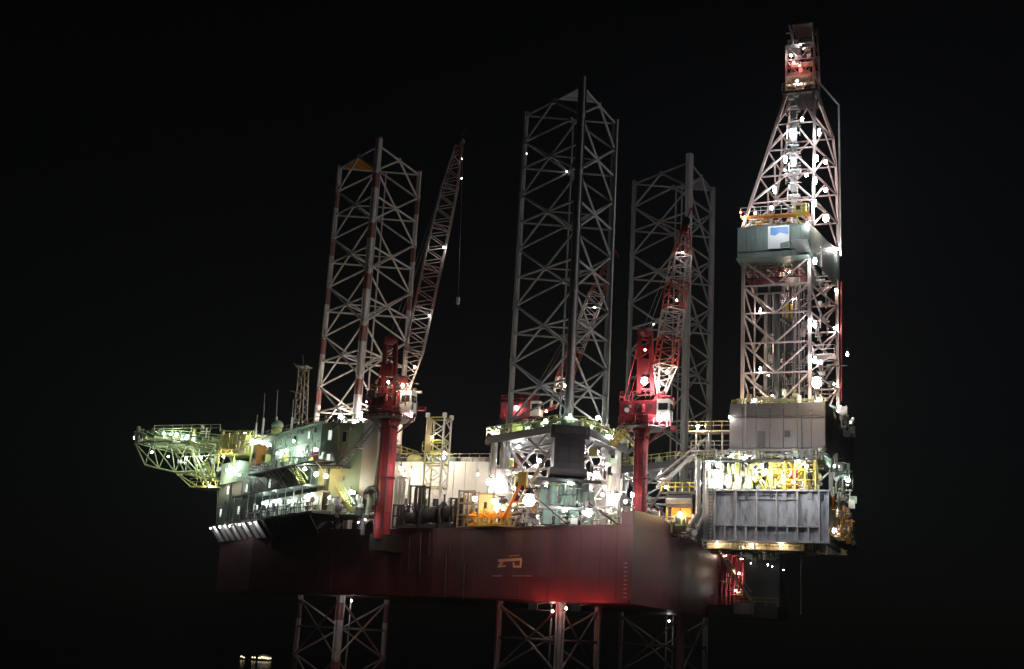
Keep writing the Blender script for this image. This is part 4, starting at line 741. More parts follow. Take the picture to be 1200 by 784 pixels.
rail(df, [(FX0 + 0.2, FY0 + 0.3, FZ1), (FX1, FY0 + 0.3, FZ1)], 'yellow_green_paint', step=1.2, h=0.5)
# open substructure: columns, bracing, mid platform
for y in (15.2, 29.5):
    for x in (8.4, 12.4, 17.6):
        box(df, 'column', (x, y, (GZ1 + FZ0) / 2), (0.5, 0.5, FZ0 - GZ1 - 0.4), 'yellow_green_paint' if y < 20 else 'grey_steel')
    for a_, b_ in ((8.4, 12.4), (12.4, 17.6)):
        rod(df, 'substructure_brace', (a_, y, GZ1 + 0.2), (b_, y, FZ0 - 0.5), 0.14, 'white_paint'); rod(df, 'substructure_brace', (b_, y, GZ1 + 0.2), (a_, y, FZ0 - 0.5), 0.14, 'white_paint')
box2(df, 'mid_platform', (4.6, 13.4, 33.6), (FX1 - 1.4, 15.0, 33.75), 'dark_steel'); rail(df, [(4.6, 13.4, 33.75), (FX1 - 1.4, 13.4, 33.75)], 'galvanised', step=1.1)
for i in range(8): x = 8 + i * 1.3; box2(df, 'hung_panel', (x, 14.4, 33.8), (x + 0.55, 14.55, 34.7), 'pale_green_paint' if i % 3 else 'pipe_grey')
# sloping catwalk and small yellow platform at the inboard side
p0, p1 = at(808, 505, Y=15), at(855, 508, Y=15); box2(df, 'side_platform', (p0.x, 14.6, p0.z - 0.2), (FX0, 16.5, p0.z), 'cream_paint'); rail(df, [(p0.x, 14.6, p0.z), (FX0, 14.6, p0.z)], 'cream_paint', step=0.9)
p0, p1 = at(822, 528, Y=15), at(850, 532, Y=15); box2(df, 'side_platform', (p0.x - 1.2, 14.6, p0.z - 0.2), (FX0 + 0.5, 17, p0.z), 'pipe_grey'); rail(df, [(p0.x - 1.2, 14.6, p0.z), (FX0, 14.6, p0.z)], 'galvanised', step=0.9)
for x in (815, 830, 846): a = at(x, 570, Y=15); rod(df, 'platform_leg', (a.x, 15, GZ1), (a.x, 15, at(x, 506, Y=15).z), 0.13, 'pipe_grey')
rod(df, 'conveyor_boom', at(770, 572, Y=16), at(815, 532, Y=16), 0.32, 'pipe_grey'); rod(df, 'conveyor_boom', at(768, 562, Y=17), at(830, 512, Y=17), 0.2, 'pipe_grey')
# sloping chute on the after side
slab(df, 'chute_plate', [at(963, 533, Y=16), at(968, 545, Y=16), at(990, 565, Y=24), at(990, 552, Y=24)], 0.15, 'pale_green_paint'); rod(df, 'chute_rail', at(963, 532, Y=15.8), at(992, 552, Y=23.8), 0.09, 'white_paint')
for i in range(10):
    q = Vector((FX1 + 0.2, 17 + i * 1.3, FZ1 + 0.2)); rod(df, 'rear_pipe', q, q + Vector((random.uniform(0, 1.2), 0.4, random.uniform(-2.2, 0.3))), 0.16, random.choice(('galvanised', 'white_paint', 'pale_green_paint')))
for x, y, Y, k in ((830, 545, 14, 'green_white'), (841, 545, 13.4, 'green_white'), (858, 533, 14.2, 'green_small'), (875, 560, 16, 'yellow'), (900, 540, 16, 'yellow'), (918, 560, 13.2, 'yellow'), (936, 541, 13.4, 'yellow'), (945, 555, 18, 'yellow'), (834, 566, 13.4, 'green_white'), (872, 537, 13.6, 'yellow'), (884, 561, 13.2, 'green_small'), (852, 560, 13.2, 'warm'), (898, 552, 13.0, 'yellow'), (930, 565, 12.8, 'warm_small'), (978, 546, 17, 'green_small'), (994, 563, 24, 'green_white'), (990, 488, 27, 'green_white'), (996, 500, 29, 'green_white'), (855, 489, 13.5, 'white_small'), (818, 500, 14, 'yellow'), (905, 465, 16, 'yellow'), (885, 468, 15, 'yellow'), (960, 468, 15, 'white'), (985, 478, 26, 'white')): lamp(df, at(x, y, Y=Y), k)
q = at(957, 449, Y=11.0); rod(df, 'lamp_arm', (17.6, 14, FZ1), q + Vector((0, 0, 0.9)), 0.06, 'dark_steel'); lamp(df, q, 'warm_big')
rod(df, 'wall_pipe', (9.6, 13.9, FZ0), (9.6, 13.9, FZ1 + 0.1), 0.07, 'pipe_grey'); rod(df, 'wall_pipe', (16.2, 13.9, FZ0 - 0.2), (16.2, 13.9, FZ1 - 1.6), 0.05, 'charcoal'); box2(df, 'wall_door', (11.0, 13.92, FZ0 + 0.1), (11.9, 14.0, FZ0 + 2.1), 'windwall_dark'); box2(df, 'wall_box', (14.2, 13.8, FZ0 + 1.4), (14.8, 14.0, FZ0 + 2.1), 'charcoal'); rod(df, 'wall_conduit', (FX0, 13.93, FZ1 - 1.75), (FX1, 13.93, FZ1 - 1.8), 0.05, 'charcoal')
# equipment on the cantilever deck
bop = thing('blowout_preventer', at(915, 570, Y=15), 'large yellow blowout preventer stack under the drill floor', 'blowout preventer')
p = at(921, 573, Y=16.5); z = GZ1 + 0.15
for r_, h_ in ((1.25, 0.5), (0.8, 0.8), (1.15, 0.55), (0.7, 0.6), (1.05, 0.9), (0.55, 0.7)): rod(bop, 'stack_ring', (p.x, 16.5, z), (p.x, 16.5, z + h_), r_, 'yellow_paint', 'drum'); z += h_
for zz in (GZ1 + 1.0, GZ1 + 2.3):
    rod(bop, 'ram_cylinder', (p.x - 2.3, 15.9, zz), (p.x + 2.3, 15.9, zz), 0.5, 'yellow_paint', 'drum'); rod(bop, 'ram_cap', (p.x + 1.0, 15.3, zz - 0.1), (p.x + 1.6, 15.3, zz - 0.1), 0.62, 'red_paint', 'drum')
rod(bop, 'choke_line', (p.x - 2.2, 15.2, GZ1 + 0.3), (p.x - 1.4, 15.2, GZ1 + 3.9), 0.22, 'yellow_paint'); rod(bop, 'choke_line', (p.x + 2.4, 15.3, GZ1 + 0.3), (p.x + 1.8, 15.3, GZ1 + 3.6), 0.22, 'yellow_paint')
hr = thing('hose_reel', at(887, 568, Y=15), 'pale yellow hose reel left of the blowout preventer', 'hose reel')
p = at(885, 553, Y=15)
pr = None
for i in range(17):
    a_ = 2 * math.pi * i / 16; q = Vector((p.x + 0.95 * math.cos(a_), 14.9, p.z + 0.95 * math.sin(a_)))
    if pr is not None: rod(hr, 'reel_rim', pr, q, 0.2, 'yellow_green_paint')
    pr = q
for i in range(3): a_ = math.pi * i / 3; rod(hr, 'spoke', (p.x - 0.9 * math.cos(a_), 14.9, p.z - 0.9 * math.sin(a_)), (p.x + 0.9 * math.cos(a_), 14.9, p.z + 0.9 * math.sin(a_)), 0.08, 'white_paint')
for s in (-1, 1): rod(hr, 'stand', (p.x + s * 1.1, 15.1, GZ1 + 0.12), (p.x, 15.0, p.z), 0.12, 'yellow_green_paint')
mf = thing('pipe_manifold', at(865, 572, Y=15), 'crowded green and grey pipe manifold at the inboard end of the cantilever deck', 'pipe manifold')
for i in range(30):
    x = random.uniform(5.0, 10.5); y = random.uniform(14.2, 17.5); z = GZ1 + random.uniform(0.2, 2.6)
    d_ = random.choice(((random.uniform(-1.6, 1.6), 0, 0.1), (0, 0, random.uniform(0.6, 1.8)), (random.uniform(-1, 1), 0, random.uniform(-1, 1))))
    rod(mf, 'pipe', (x, y, z), (x + d_[0], y, max(GZ1 + 0.15, z + d_[2])), random.choice((0.1, 0.15, 0.22)), random.choice(('pale_green_paint', 'galvanised', 'white_paint', 'yellow_paint', 'yellow_green_paint')))
for i in range(5): q = Vector((5.4 + i * 1.1, 14.3, GZ1 + 0.12)); rod(mf, 'vessel', q, q + Vector((0, 0, 1.5 + 0.3 * (i % 2))), 0.36, 'white_paint' if i % 2 else 'pale_green_paint', 'drum')
p = at(836, 562, Y=13.8)
mt = thing('mud_tank', (p.x, 14.5, GZ1), 'bright pale cylinder tank at the left end of the cantilever deck', 'tank'); rod(mt, 'tank_shell', (p.x, 14.3, GZ1 + 0.12), (p.x, 14.3, GZ1 + 2.3), 0.6, 'white_paint', 'drum'); rod(mt, 'tank_band', (p.x, 14.3, GZ1 + 1.1), (p.x, 14.3, GZ1 + 1.2), 0.63, 'galvanised', 'drum')
yk = thing('valve_rack', at(940, 572, Y=14), 'yellow valve rack at the outer end of the cantilever deck', 'valve rack')
p = at(938, 573, Y=14.2)
for i in range(18):
    x = p.x + random.uniform(-1.8, 1.6); z = GZ1 + random.uniform(0.15, 3.4)
    rod(yk, 'pipe', (x, 14.2 + random.uniform(0, 2), z), (x + random.uniform(-0.9, 0.9), 14.2 + random.uniform(0, 1), max(GZ1 + 0.15, z + random.uniform(-1.2, 1.2))), random.choice((0.08, 0.13, 0.2)), random.choice(('yellow_paint', 'yellow_paint', 'orange_paint', 'white_paint')))
for i in range(4): rod(yk, 'rack_post', (p.x - 1.8 + i * 1.2, 14.0, GZ1 + 0.12), (p.x - 1.8 + i * 1.2, 14.0, GZ1 + 3.5), 0.12, 'yellow_paint')
for z in (1.2, 2.4, 3.5): rod(yk, 'rack_bar', (p.x - 1.8, 14.0, GZ1 + z), (p.x + 1.8, 14.0, GZ1 + z), 0.1, 'yellow_paint')

# ================================================================== DERRICK
dk = thing('derrick', (13, 22.5, FZ1), 'tall floodlit drilling derrick with tapering top and a green wind wall band', 'derrick')
DX0, DX1, DY0, DY1 = 8.55, 16.75, 17.0, 28.0
LV = [FZ1 + 0.2, 45.0, 48.8, 52.6, 56.2, 59.6]
base = [(DX0, DY0), (DX1, DY0), (DX1 + 2.0, DY1), (DX0 + 0.9, DY1)]
V3 = lambda p, z: Vector((p[0], p[1], z))
def tower(t, bl, bh, zs, rc, rb, m, kdown=True, frame_mid=True):
    zb, zt = zs[0], zs[-1]; at_ = lambda i, z: V3(bl[i], zb).lerp(V3(bh[i], zt), (z - zb) / (zt - zb))
    for i in range(4):
        beam(t, 'derrick_leg', at_(i, zb), at_(i, zt), rc * 2, rc * 2, m); j = (i + 1) % 4
        for k in range(len(zs) - 1):
            a0, b0, a1, b1 = at_(i, zs[k]), at_(j, zs[k]), at_(i, zs[k + 1]), at_(j, zs[k + 1])
            rod(t, 'girt', a1, b1, rb, m)
            lo, hi = (a0 + b0) / 2, (a1 + b1) / 2
            if kdown: rod(t, 'derrick_brace', a1, lo, rb, m); rod(t, 'derrick_brace', b1, lo, rb, m)
            else: rod(t, 'derrick_brace', a0, hi, rb, m); rod(t, 'derrick_brace', b0, hi, rb, m)
tower(dk, base, base, LV, 0.2, 0.13, 'derrick_steel')
for x in (9.9, 15.4): rod(dk, 'guide_pipe', (x, 17.6, FZ1), (x, 17.6, 59), 0.11, 'derrick_steel')
rod(dk, 'stand_pipe', (12.6, 18.2, FZ1), (12.6, 18.2, 56), 0.35, 'dark_steel')
for i in range(14): x = 10.6 + (i % 7) * 0.62; rod(dk, 'racked_pipe', (x, 21 + (i // 7) * 2.2, FZ1), (x, 21 + (i // 7) * 2.2, 57.5), 0.09, 'dark_steel' if i % 2 else 'pipe_grey')
for i in range(5): rod(dk, 'guide_rail', (13.6 + i * 0.35, 24.5, FZ1), (13.6 + i * 0.35, 24.5, 62), 0.07, 'pipe_grey')
box(dk, 'top_drive', (13.2, 22.5, 50.5), (1.6, 1.4, 3.2), 'charcoal'); box(dk, 'travelling_block', (13.2, 22.5, 54.2), (1.2, 1.0, 1.8), 'yellow_paint')
box2(dk, 'racking_frame', (10.0, 17.4, 55.2), (13.6, 17.6, 56.6), 'pipe_grey'); box2(dk, 'frame_opening', (10.3, 17.36, 55.4), (11.6, 17.4, 56.4), 'black_rubber'); box2(dk, 'frame_opening', (11.9, 17.36, 55.4), (13.3, 17.4, 56.4), 'black_rubber')
box2(dk, 'inner_platform', (DX0 + 0.2, 17.3, 57.2), (DX1 - 0.2, 20, 57.35), 'dark_red_paint'); rail(dk, [(DX0 + 0.2, 17.3, 57.35), (DX1 - 0.2, 17.3, 57.35)], 'dark_red_paint', step=0.8)
for i in range(12): x = DX0 + 0.3 + i * 0.66; rod(dk, 'finger', (x, 17.4, 58.4), (x + 0.3, 20.5, 58.7), 0.1, 'dark_red_paint' if i % 2 else 'white_paint')
box2(dk, 'side_platform', (DX1 + 0.1, 18, 47.3), (DX1 + 2.8, 20.5, 47.42), 'derrick_steel'); rail(dk, [(DX1 + 2.8, 18, 47.42), (DX1 + 0.2, 18, 47.42)], 'derrick_steel', step=0.9); rod(dk, 'platform_strut', (DX1 + 2.6, 18.1, 47.3), (DX1 + 0.1, 18.1, 45.4), 0.08, 'derrick_steel')
rod(dk, 'lamp_outrigger', (DX1 + 0.2, 25, 47.4), (DX1 + 3.6, 25, 47.4), 0.08, 'dark_steel')
# wind wall band with the sign
MX0, MX1, MY0, MY1, MZ0, MZ1 = 7.95, 17.0, 16.0, 29.0, 59.6, 63.7
n = 8
for i in range(n):
    xa, xb = MX0 + (MX1 - MX0) * i / n, MX0 + (MX1 - MX0) * (i + 1) / n
    box2(dk, 'wind_panel', (xa + 0.02, MY0, MZ0), (xb - 0.02, MY0 + 0.14, MZ1), 'windwall_green')
for i in range(10):
    ya, yb = MY0 + 0.15 + (MY1 - MY0 - 0.15) * i / 10, MY0 + 0.15 + (MY1 - MY0 - 0.15) * (i + 1) / 10
    xs = [MX1 + 2.0 * (v - MY0) / (MY1 - MY0) for v in (ya + 0.02, yb - 0.02)]; slab(dk, 'wind_panel', [(xs[0], ya + 0.02, MZ0 - 0.12 * i), (xs[1], yb - 0.02, MZ0 - 0.12 * i), (xs[1], yb - 0.02, MZ1), (xs[0], ya + 0.02, MZ1)], -0.14, 'windwall_green'); box2(dk, 'wind_panel', (MX0, ya + 0.02, MZ0), (MX0 + 0.14, yb - 0.02, MZ1), 'windwall_green')
for z in (MZ0 + 0.9, MZ1 - 0.1): beam(dk, 'panel_rail', (MX0, MY0 - 0.08, z), (MX1, MY0 - 0.08, z), 0.1, 0.14, 'windwall_green')
box2(dk, 'floor_grating', (MX0, MY0 - 0.9, MZ0 - 0.3), (MX1, MY1, MZ0 - 0.15), 'windwall_green'); box2(dk, 'floor_grating', (MX0 + 0.2, MY0 + 0.3, MZ1 - 0.3), (MX1 - 0.2, MY1 - 0.2, MZ1 - 0.2), 'dark_steel')
slab(dk, 'wind_deflector', [(MX1 - 1.6, MY0 - 0.15, MZ0 + 0.3), (MX1 + 0.1, MY0 - 0.15, MZ0 + 0.3), (MX1 - 0.2, MY0 - 1.0, MZ0 + 1.7), (MX1 - 2.2, MY0 - 1.0, MZ0 + 1.7)], 0.08, 'white_paint')
s0, s1 = at(900, 292, Y=15.8), at(925, 264, Y=15.8); sg = box2(dk, 'sign_board', (s0.x, 15.72, s0.z), (s1.x, 15.84, s1.z), 'logo_white')
fx = lambda f: s0.x + (s1.x - s0.x) * f
fz = lambda f: s0.z + (s1.z - s0.z) * f
slab(sg, 'sign_blue_field', [(fx(0.12), 15.70, fz(0.94)), (fx(0.94), 15.70, fz(0.94)), (fx(0.94), 15.70, fz(0.60)), (fx(0.55), 15.70, fz(0.70)), (fx(0.35), 15.70, fz(0.58)), (fx(0.12), 15.70, fz(0.62))], -0.02, 'logo_blue')
slab(sg, 'sign_green_field', [(fx(0.58), 15.70, fz(0.02)), (fx(0.98), 15.70, fz(0.02)), (fx(0.98), 15.70, fz(0.30)), (fx(0.58), 15.70, fz(0.22))], -0.02, 'windwall_green')
# tapering upper derrick
U0 = [(8.35, DY0), (17.2, DY0), (19.0, DY1), (9.2, DY1)]; tl, tr = at(922, 108, Y=20.5), at(953, 106, Y=20.5)
UZ = [MZ1 + 0.1, 67.4, 71.2, 75.0, 78.8, 83.4]
kx = lambda f: f
U1 = [(tl.x, 20.3), (tr.x, 20.3), (tr.x + 0.4, 25.2), (tl.x + 0.2, 25.2)]
# the after pair of legs stays upright and only steps in under the crown
def upper(t):
    def P_(i, z):
        f = (z - UZ[0]) / (UZ[-1] - UZ[0]); g = f if i in (0, 3) else max(0.0, (f - 0.72) / 0.28) ** 1.0
        a, b = Vector(U0[i]), Vector(U1[i]); q = a.lerp(b, g); q.y = a.y + (b.y - a.y) * f; return Vector((q.x, q.y, z))
    for i in range(4):
        for k in range(5):
            j = (i + 1) % 4; a0, b0, a1, b1 = P_(i, UZ[k]), P_(j, UZ[k]), P_(i, UZ[k + 1]), P_(j, UZ[k + 1])
            beam(t, 'derrick_leg', a0, a1, 0.34, 0.34, 'derrick_steel'); rod(t, 'girt', a1, b1, 0.12, 'derrick_steel'); lo, hi = (a0 + b0) / 2, (a1 + b1) / 2
            rod(t, 'derrick_brace', a0, hi, 0.13, 'derrick_steel'); rod(t, 'derrick_brace', b0, hi, 0.13, 'derrick_steel')
    return P_
P_ = upper(dk)
box2(dk, 'monkey_board', (MX0 + 0.3, MY0 + 0.4, 65.2), (MX1 - 0.2, MY0 + 1.6, 65.35), 'orange_paint'); rail(dk, [(MX0 + 0.3, MY0 + 0.4, 65.35), (MX1 - 0.2, MY0 + 0.4, 65.35)], 'white_paint', step=0.8)
for i in range(14): x = MX0 + 0.6 + i * 0.6; rod(dk, 'board_finger', (x, MY0 + 0.8, 64.2), (x + 0.35, MY0 + 2.6, 64.9), 0.11, 'white_paint' if i % 3 else 'orange_paint')
p = at(938, 246, Y=17); box(dk, 'racking_cabin', p, (1.5, 1.2, 1.5), 'yellow_paint'); box(dk, 'cabin_window', p + Vector((-0.2, -0.63, 0.1)), (0.5, 0.06, 0.5), 'black_rubber')
for i in range(11): z = 64.5 + i * 1.7; box(dk, 'cable_tray', (14.6, 19.0, z), (0.75, 0.5, 1.1), 'pipe_grey'); rod(dk, 'pipe_clamp', (14.1, 18.8, z + 0.7), (15.2, 18.8, z + 0.7), 0.14, 'white_paint')
rod(dk, 'stand_pipe', at(985, 300, Y=28), at(983, 123, Y=28), 0.13, 'white_paint'); rod(dk, 'stand_pipe', at(983, 123, Y=28), at(961, 98, Y=26), 0.13, 'white_paint'); rod(dk, 'stand_pipe', at(961, 98, Y=26), at(957.5, 33, Y=26), 0.12, 'white_paint')
rod(dk, 'stand_pipe', at(986, 470, Y=28), at(986, 330, Y=28), 0.12, 'dark_red_paint')
box2(dk, 'water_table', (tl.x - 0.5, 19.8, 83.3), (tr.x + 0.7, 25.8, 83.6), 'dark_steel'); rail(dk, [(tl.x - 0.5, 19.8, 83.6), (tr.x + 0.7, 19.8, 83.6)], 'derrick_steel', step=0.8)
# crown
cr = [(tl.x - 0.1, 20.6), (tr.x + 0.1, 20.6), (tr.x + 0.2, 25), (tl.x, 25)]; zc1 = at(935, 34, Y=22).z
tower(dk, cr, cr, [83.6, 86.0, 88.4, 90.6], 0.1, 0.07, 'derrick_steel')
for i in range(4): rod(dk, 'crown_post', (cr[i][0] + (0.9 if i in (0, 3) else -0.1), cr[i][1], 90.6), (cr[i][0] + (0.9 if i in (0, 3) else -0.1), cr[i][1], zc1), 0.09, 'derrick_steel')
for i in range(4): rod(dk, 'crown_sheave', (tl.x + 0.4 + i * 0.7, 21.6, 86.6), (tl.x + 0.5 + i * 0.7, 24.2, 86.6), 0.55, 'pipe_grey', 'drum')
box2(dk, 'crown_beam', (tl.x, 21.2, 87.6), (tr.x, 21.6, 88.2), 'white_paint'); box2(dk, 'crown_beam', (tl.x, 20.7, 84.6), (tr.x, 21.1, 85.0), 'white_paint'); box2(dk, 'crown_box', (tl.x, 20.9, 90.2), (tl.x + 1.6, 22.8, 91.6), 'grey_steel'); box2(dk, 'crown_roof', (tl.x + 0.6, 20.8, zc1), (tr.x - 0.1, 24.6, zc1 + 0.15), 'derrick_steel')
box2(dk, 'crown_screen', (tl.x + 1.2, 23.8, 91.5), (tr.x - 0.2, 24.0, zc1 - 0.5), 'pipe_grey'); rod(dk, 'gin_pole', at(925, 30, Y=21), at(929, 47, Y=21), 0.14, 'white_paint'); rod(dk, 'gin_pole', at(921, 39, Y=21), at(928, 39, Y=21), 0.1, 'white_paint')
for x, y, Y, k in ((927.5, 155, 18.4, 'tube'), (960, 155, 18.2, 'tube'), (920.5, 187, 17.6, 'tube'), (957, 186, 17.4, 'tube'), (908, 223, 16.9, 'tube'), (955.5, 212, 16.8, 'tube'), (955, 238, 16.6, 'tube'), (955, 306, 15.6, 'tube'), (955, 380, 16.4, 'tube'), (955, 422, 16.4, 'tube')): lamp(dk, at(x, y, Y=Y), k, 2.1)
for x, y, Y, k in ((891, 364, 16.6, 'tube_small'), (891, 433, 16.6, 'tube_small'), (993, 415, 25, 'tube_small'), (872, 256, 16.2, 'tube_small'), (946, 263, 15.4, 'tube_small')): lamp(dk, at(x, y, Y=Y), k, 2.4)
for x, y, Y, k in ((967.5, 190, 20, 'pink_mid'), (967.5, 223, 20, 'pink_mid'), (968, 256, 18, 'pink_big'), (868, 249, 16.5, 'red'), (937, 77, 20, 'red'), (930, 73, 20, 'red'), (927, 65, 20.2, 'white_small'), (938, 52, 20.4, 'strip'), (979, 385, 27.4, 'pink_mid'), (979, 340, 27.4, 'warm_small'), (885, 250, 18, 'warm_small'), (925, 320, 19, 'warm_small'), (981, 292, 27, 'white'), (977, 450, 27, 'warm_small'), (934, 95, 20, 'warm_small'), (915, 400, 22, 'warm'), (900, 440, 24, 'warm_small'), (930, 350, 22, 'pink_mid'), (945, 205, 22, 'pink_mid'), (940, 140, 22, 'pink_mid')): lamp(dk, at(x, y, Y=Y), k)  # the last pink ones, deep inside, are added to tint the steel
rod(dk, 'lamp_arm', (13, 16, MZ1), (13, 11.5, MZ1 + 1.2), 0.05, 'dark_steel'); lamp(dk, (13, 11.5, MZ1 + 0.7), 'cool')

# ================================================================== STERN STEP below the cantilever
sp = thing('stern_sponson', (5, 38, KEEL), 'stepped after corner of the hull with red pipes and a sloping ladder', 'sponson')
p0, p1 = at(834, 708, Y=34), at(911, 735, Y=34); SPZ = p0.z
box2(sp, 'lower_step', (0.9, 34, KEEL), (p1.x, 43.5, p0.z), 'dark_steel')
q0, q1 = at(874, 700, Y=39), at(914, 652, Y=39); SPQ = q1; box2(sp, 'back_bulkhead', (q0.x, 39, p0.z), (q1.x, 43.5, q1.z), 'dark_steel')
box2(sp, 'recess_wall', (0.9, 42.6, p0.z), (q0.x, 43.4, DECK + 0.3), 'red_paint')
for i in range(6): x = 1.3 + i * (q0.x - 1.5) / 6; rod(sp, 'red_pipe', (x, 40.5, p0.z), (x + 0.1, 40.5, DECK + 0.4 - 0.5 * (i % 2)), 0.24 if i % 2 else 0.16, 'red_paint')
stairs(sp, at(880, 703, Y=35), at(842, 648, Y=35), 1.0, 'cream_paint', (0, 1, 0))
rail(sp, [(1.2, 34.1, p0.z), (p1.x, 34.1, p0.z)], 'yellow_paint', step=1.3); box2(sp, 'fender_block', (at(860, 720, Y=33.7).x, 33.5, KEEL + 0.4), (at(884, 720, Y=33.7).x, 34.0, KEEL + 1.9), 'pipe_grey')
for x, y, Y, k in ((850, 652, 40.5, 'warm_small'), (866, 672, 39.5, 'warm_small'), (862, 692, 39.5, 'strip'), (868, 655, 37, 'dot'), (880, 660, 38.0, 'dot'), (905, 664, 38, 'dot')): lamp(sp, at(x, y, Y=Y), k)
# kit on deck behind the transom bulwark
kb = thing('pump_skid', at(796, 590, Y=14), 'dark pump housing with orange base behind the transom bulwark', 'pump skid')
p = at(797, 588, Y=15); box(kb, 'pump_cover', (p.x, 15.5, p.z), (3.3, 2.2, 1.5), 'charcoal'); box(kb, 'skid_top', (p.x, 15.5, p.z + 0.95), (4.4, 2.8, 0.25), 'dark_steel'); box(kb, 'orange_base', (p.x + 0.3, 15.5, p.z - 1.7), (2.4, 2.2, 1.8), 'orange_paint'); rod(kb, 'lagged_pipe', (p.x - 1.5, 14.2, p.z), (p.x + 1.6, 14.2, p.z), 0.35, 'pipe_grey')
for s in (-1, 1): rod(kb, 'leg_post', (p.x + s * 1.5, 14.6, DECK), (p.x + s * 1.5, 14.6, p.z + 0.9), 0.14, 'yellow_paint')
rail(kb, [(p.x - 2.2, 14.2, p.z + 1.1), (p.x + 2.2, 14.2, p.z + 1.1)], 'yellow_paint', step=0.8, r=0.06)
for x, y, Y, k in ((797, 603, 13, 'orange'), (780, 571, 14, 'warm_small')): lamp(kb, at(x, y, Y=Y), k)

# ================================================================== small fittings that crowd the decks
def clutter(host, b, n, mats, big=0.5, seed=1):
    rnd = random.Random(seed); x0, x1, y0, y1, z0, z1 = b
    U_ = rnd.uniform
    for i in range(n):
        x, y, z = U_(x0, x1), U_(y0, y1), z0 + (z1 - z0) * U_(0, 1) ** 1.4; m = rnd.choice(mats); k = rnd.random()
        if k < 0.30: L = U_(0.5, 2.4); rod(host, 'conduit', (max(x0, x - L / 2), y, z), (min(x1, x + L / 2), y, z + U_(-0.05, 0.05)), U_(0.04, 0.13), m)
        elif k < 0.58: L = U_(0.5, 2.2); rod(host, 'standpipe', (x, y, max(z0, z - L / 2)), (x, y, min(z1, z + L / 2) + 0.05), U_(0.04, 0.14), m)
        elif k < 0.68: rod(host, 'strut', (x, y, z), (min(x1, max(x0, x + U_(-1, 1))), y, min(z1, max(z0, z + U_(-1, 1)))), U_(0.04, 0.09), m)
        elif k < 0.86: box(host, 'cable_box', (x, y, z), (U_(0.2, big * 1.6), U_(0.2, big), U_(0.25, big * 1.8)), m, U_(-0.2, 0.2))
        elif k < 0.94: rod(host, 'valve_wheel', (x, y, z), (x + 0.05, y - 0.1, z), U_(0.18, 0.36), m, 'drum')
        else: rod(host, 'drum', (x, y, z), (x, y, min(z1 + 0.2, z + U_(0.5, 1.0))), U_(0.2, 0.4), m, 'drum')
PALE = ('white_paint', 'pale_green_paint', 'galvanised', 'pipe_grey'); YEL = ('yellow_paint', 'yellow_green_paint', 'cream_paint', 'galvanised', 'white_paint'); DRK = ('dark_steel', 'charcoal', 'pipe_grey')
for k in range(7):                                   # along the port deck edge by the middle jack house
    q = PA + PT * (2.0 + k * 2.9) - PN * 1.2; clutter(jh_port, (q.x - 1.5, q.x + 1.5, q.y - 0.2, q.y + 1.4, DECK + 0.1, DECK + 2.2), 16, PALE + DRK, 0.5, 10 + k)
clutter(jh_port, (-18.5, -9.5, 6.5, 10.5, DECK + 0.2, 34.5), 70, PALE + ('yellow_green_paint', 'dark_red_paint'), 0.7, 30)
clutter(jh_port, (-7.5, -4.5, 4.5, 15.0, DECK + 0.2, 34.0), 60, PALE + ('yellow_green_paint',), 0.7, 31)
for k in range(9): q = Vector((-20.5, 8.5, 0)).lerp(Vector((-10.2, 1.2, 0)), k / 8); clutter(jh_port, (q.x - 0.7, q.x + 0.7, q.y, q.y + 1.0, 35.8, 37.2), 9, ('pale_green_paint', 'yellow_green_paint', 'white_paint'), 0.5, 40 + k)
for k in range(9): q = Vector((-7.4, 0.8, 0)).lerp(Vector((-5.2, 15.5, 0)), k / 8); clutter(jh_port, (q.x - 0.7, q.x + 0.5, q.y, q.y + 1.0, 35.8, 37.0), 8, ('pale_green_paint', 'yellow_green_paint', 'white_paint'), 0.5, 60 + k)
clutter(jh_port, (-13.0, -4.8, -0.3, 0.4, DECK + 0.2, 29.0), 60, PALE + DRK + ('yellow_green_paint',), 0.5, 79)
clutter(jh_stbd, (-10, 0, 29.5, 33, DECK + 0.2, 33), 70, PALE + YEL, 0.6, 80)
clutter(hull, (-4.5, 0.2, 5.5, 13, DECK + 0.1, DECK + 3.2), 70, PALE + DRK, 0.6, 81)
clutter(hull, (0.0, 4.4, 12.5, 13.6, DECK + 0.1, DECK + 2.6), 40, PALE, 0.5, 82)
clutter(df, (4.8, 18.6, 13.3, 14.6, 33.8, 34.9), 75, YEL + PALE, 0.45, 83)
clutter(df, (4.8, 10.6, 14.0, 17.0, GZ1 + 0.15, 33.5), 80, PALE + YEL, 0.6, 84)
clutter(df, (10.5, 18.4, 14.3, 17.5, GZ1 + 0.15, 33.5), 90, YEL, 0.6, 85)
clutter(df, (19.2, 20.6, 20, 30, 38.2, 41.4), 55, PALE, 0.7, 86)
clutter(df, (19.0, 20.6, 16, 28, GZ1, 34.8), 70, PALE + DRK, 0.6, 87)
clutter(df, (FX0 + 0.3, FX1, 14.4, 16.5, FZ1 - 0.1, FZ1 + 1.0), 60, YEL + PALE, 0.5, 88)
clutter(ca, (GX1 + 0.2, GX1 + 1.8, 14.5, 26, GZ0 + 0.6, GZ1), 60, PALE + DRK + ('orange_paint',), 0.6, 89)
clutter(ca, (5.0, 18.5, 14.6, 17.0, GZ0 - 1.2, GZ0 - 0.1), 70, YEL + ('pipe_grey',), 0.4, 90)
clutter(sp, (4.2, SPQ.x, 37.5, 38.8, SPQ.z - 0.6, SPQ.z + 0.6), 40, PALE + ('yellow_green_paint',), 0.5, 91)
clutter(sp, (1.0, 4.4, 39.0, 42.4, SPZ + 0.1, DECK), 36, ('red_paint', 'dark_red_paint', 'cream_paint'), 0.5, 92)
clutter(dk, (DX0 + 0.4, DX1 + 0.6, 17.5, 24, 41, 44), 60, PALE + DRK, 0.6, 93)
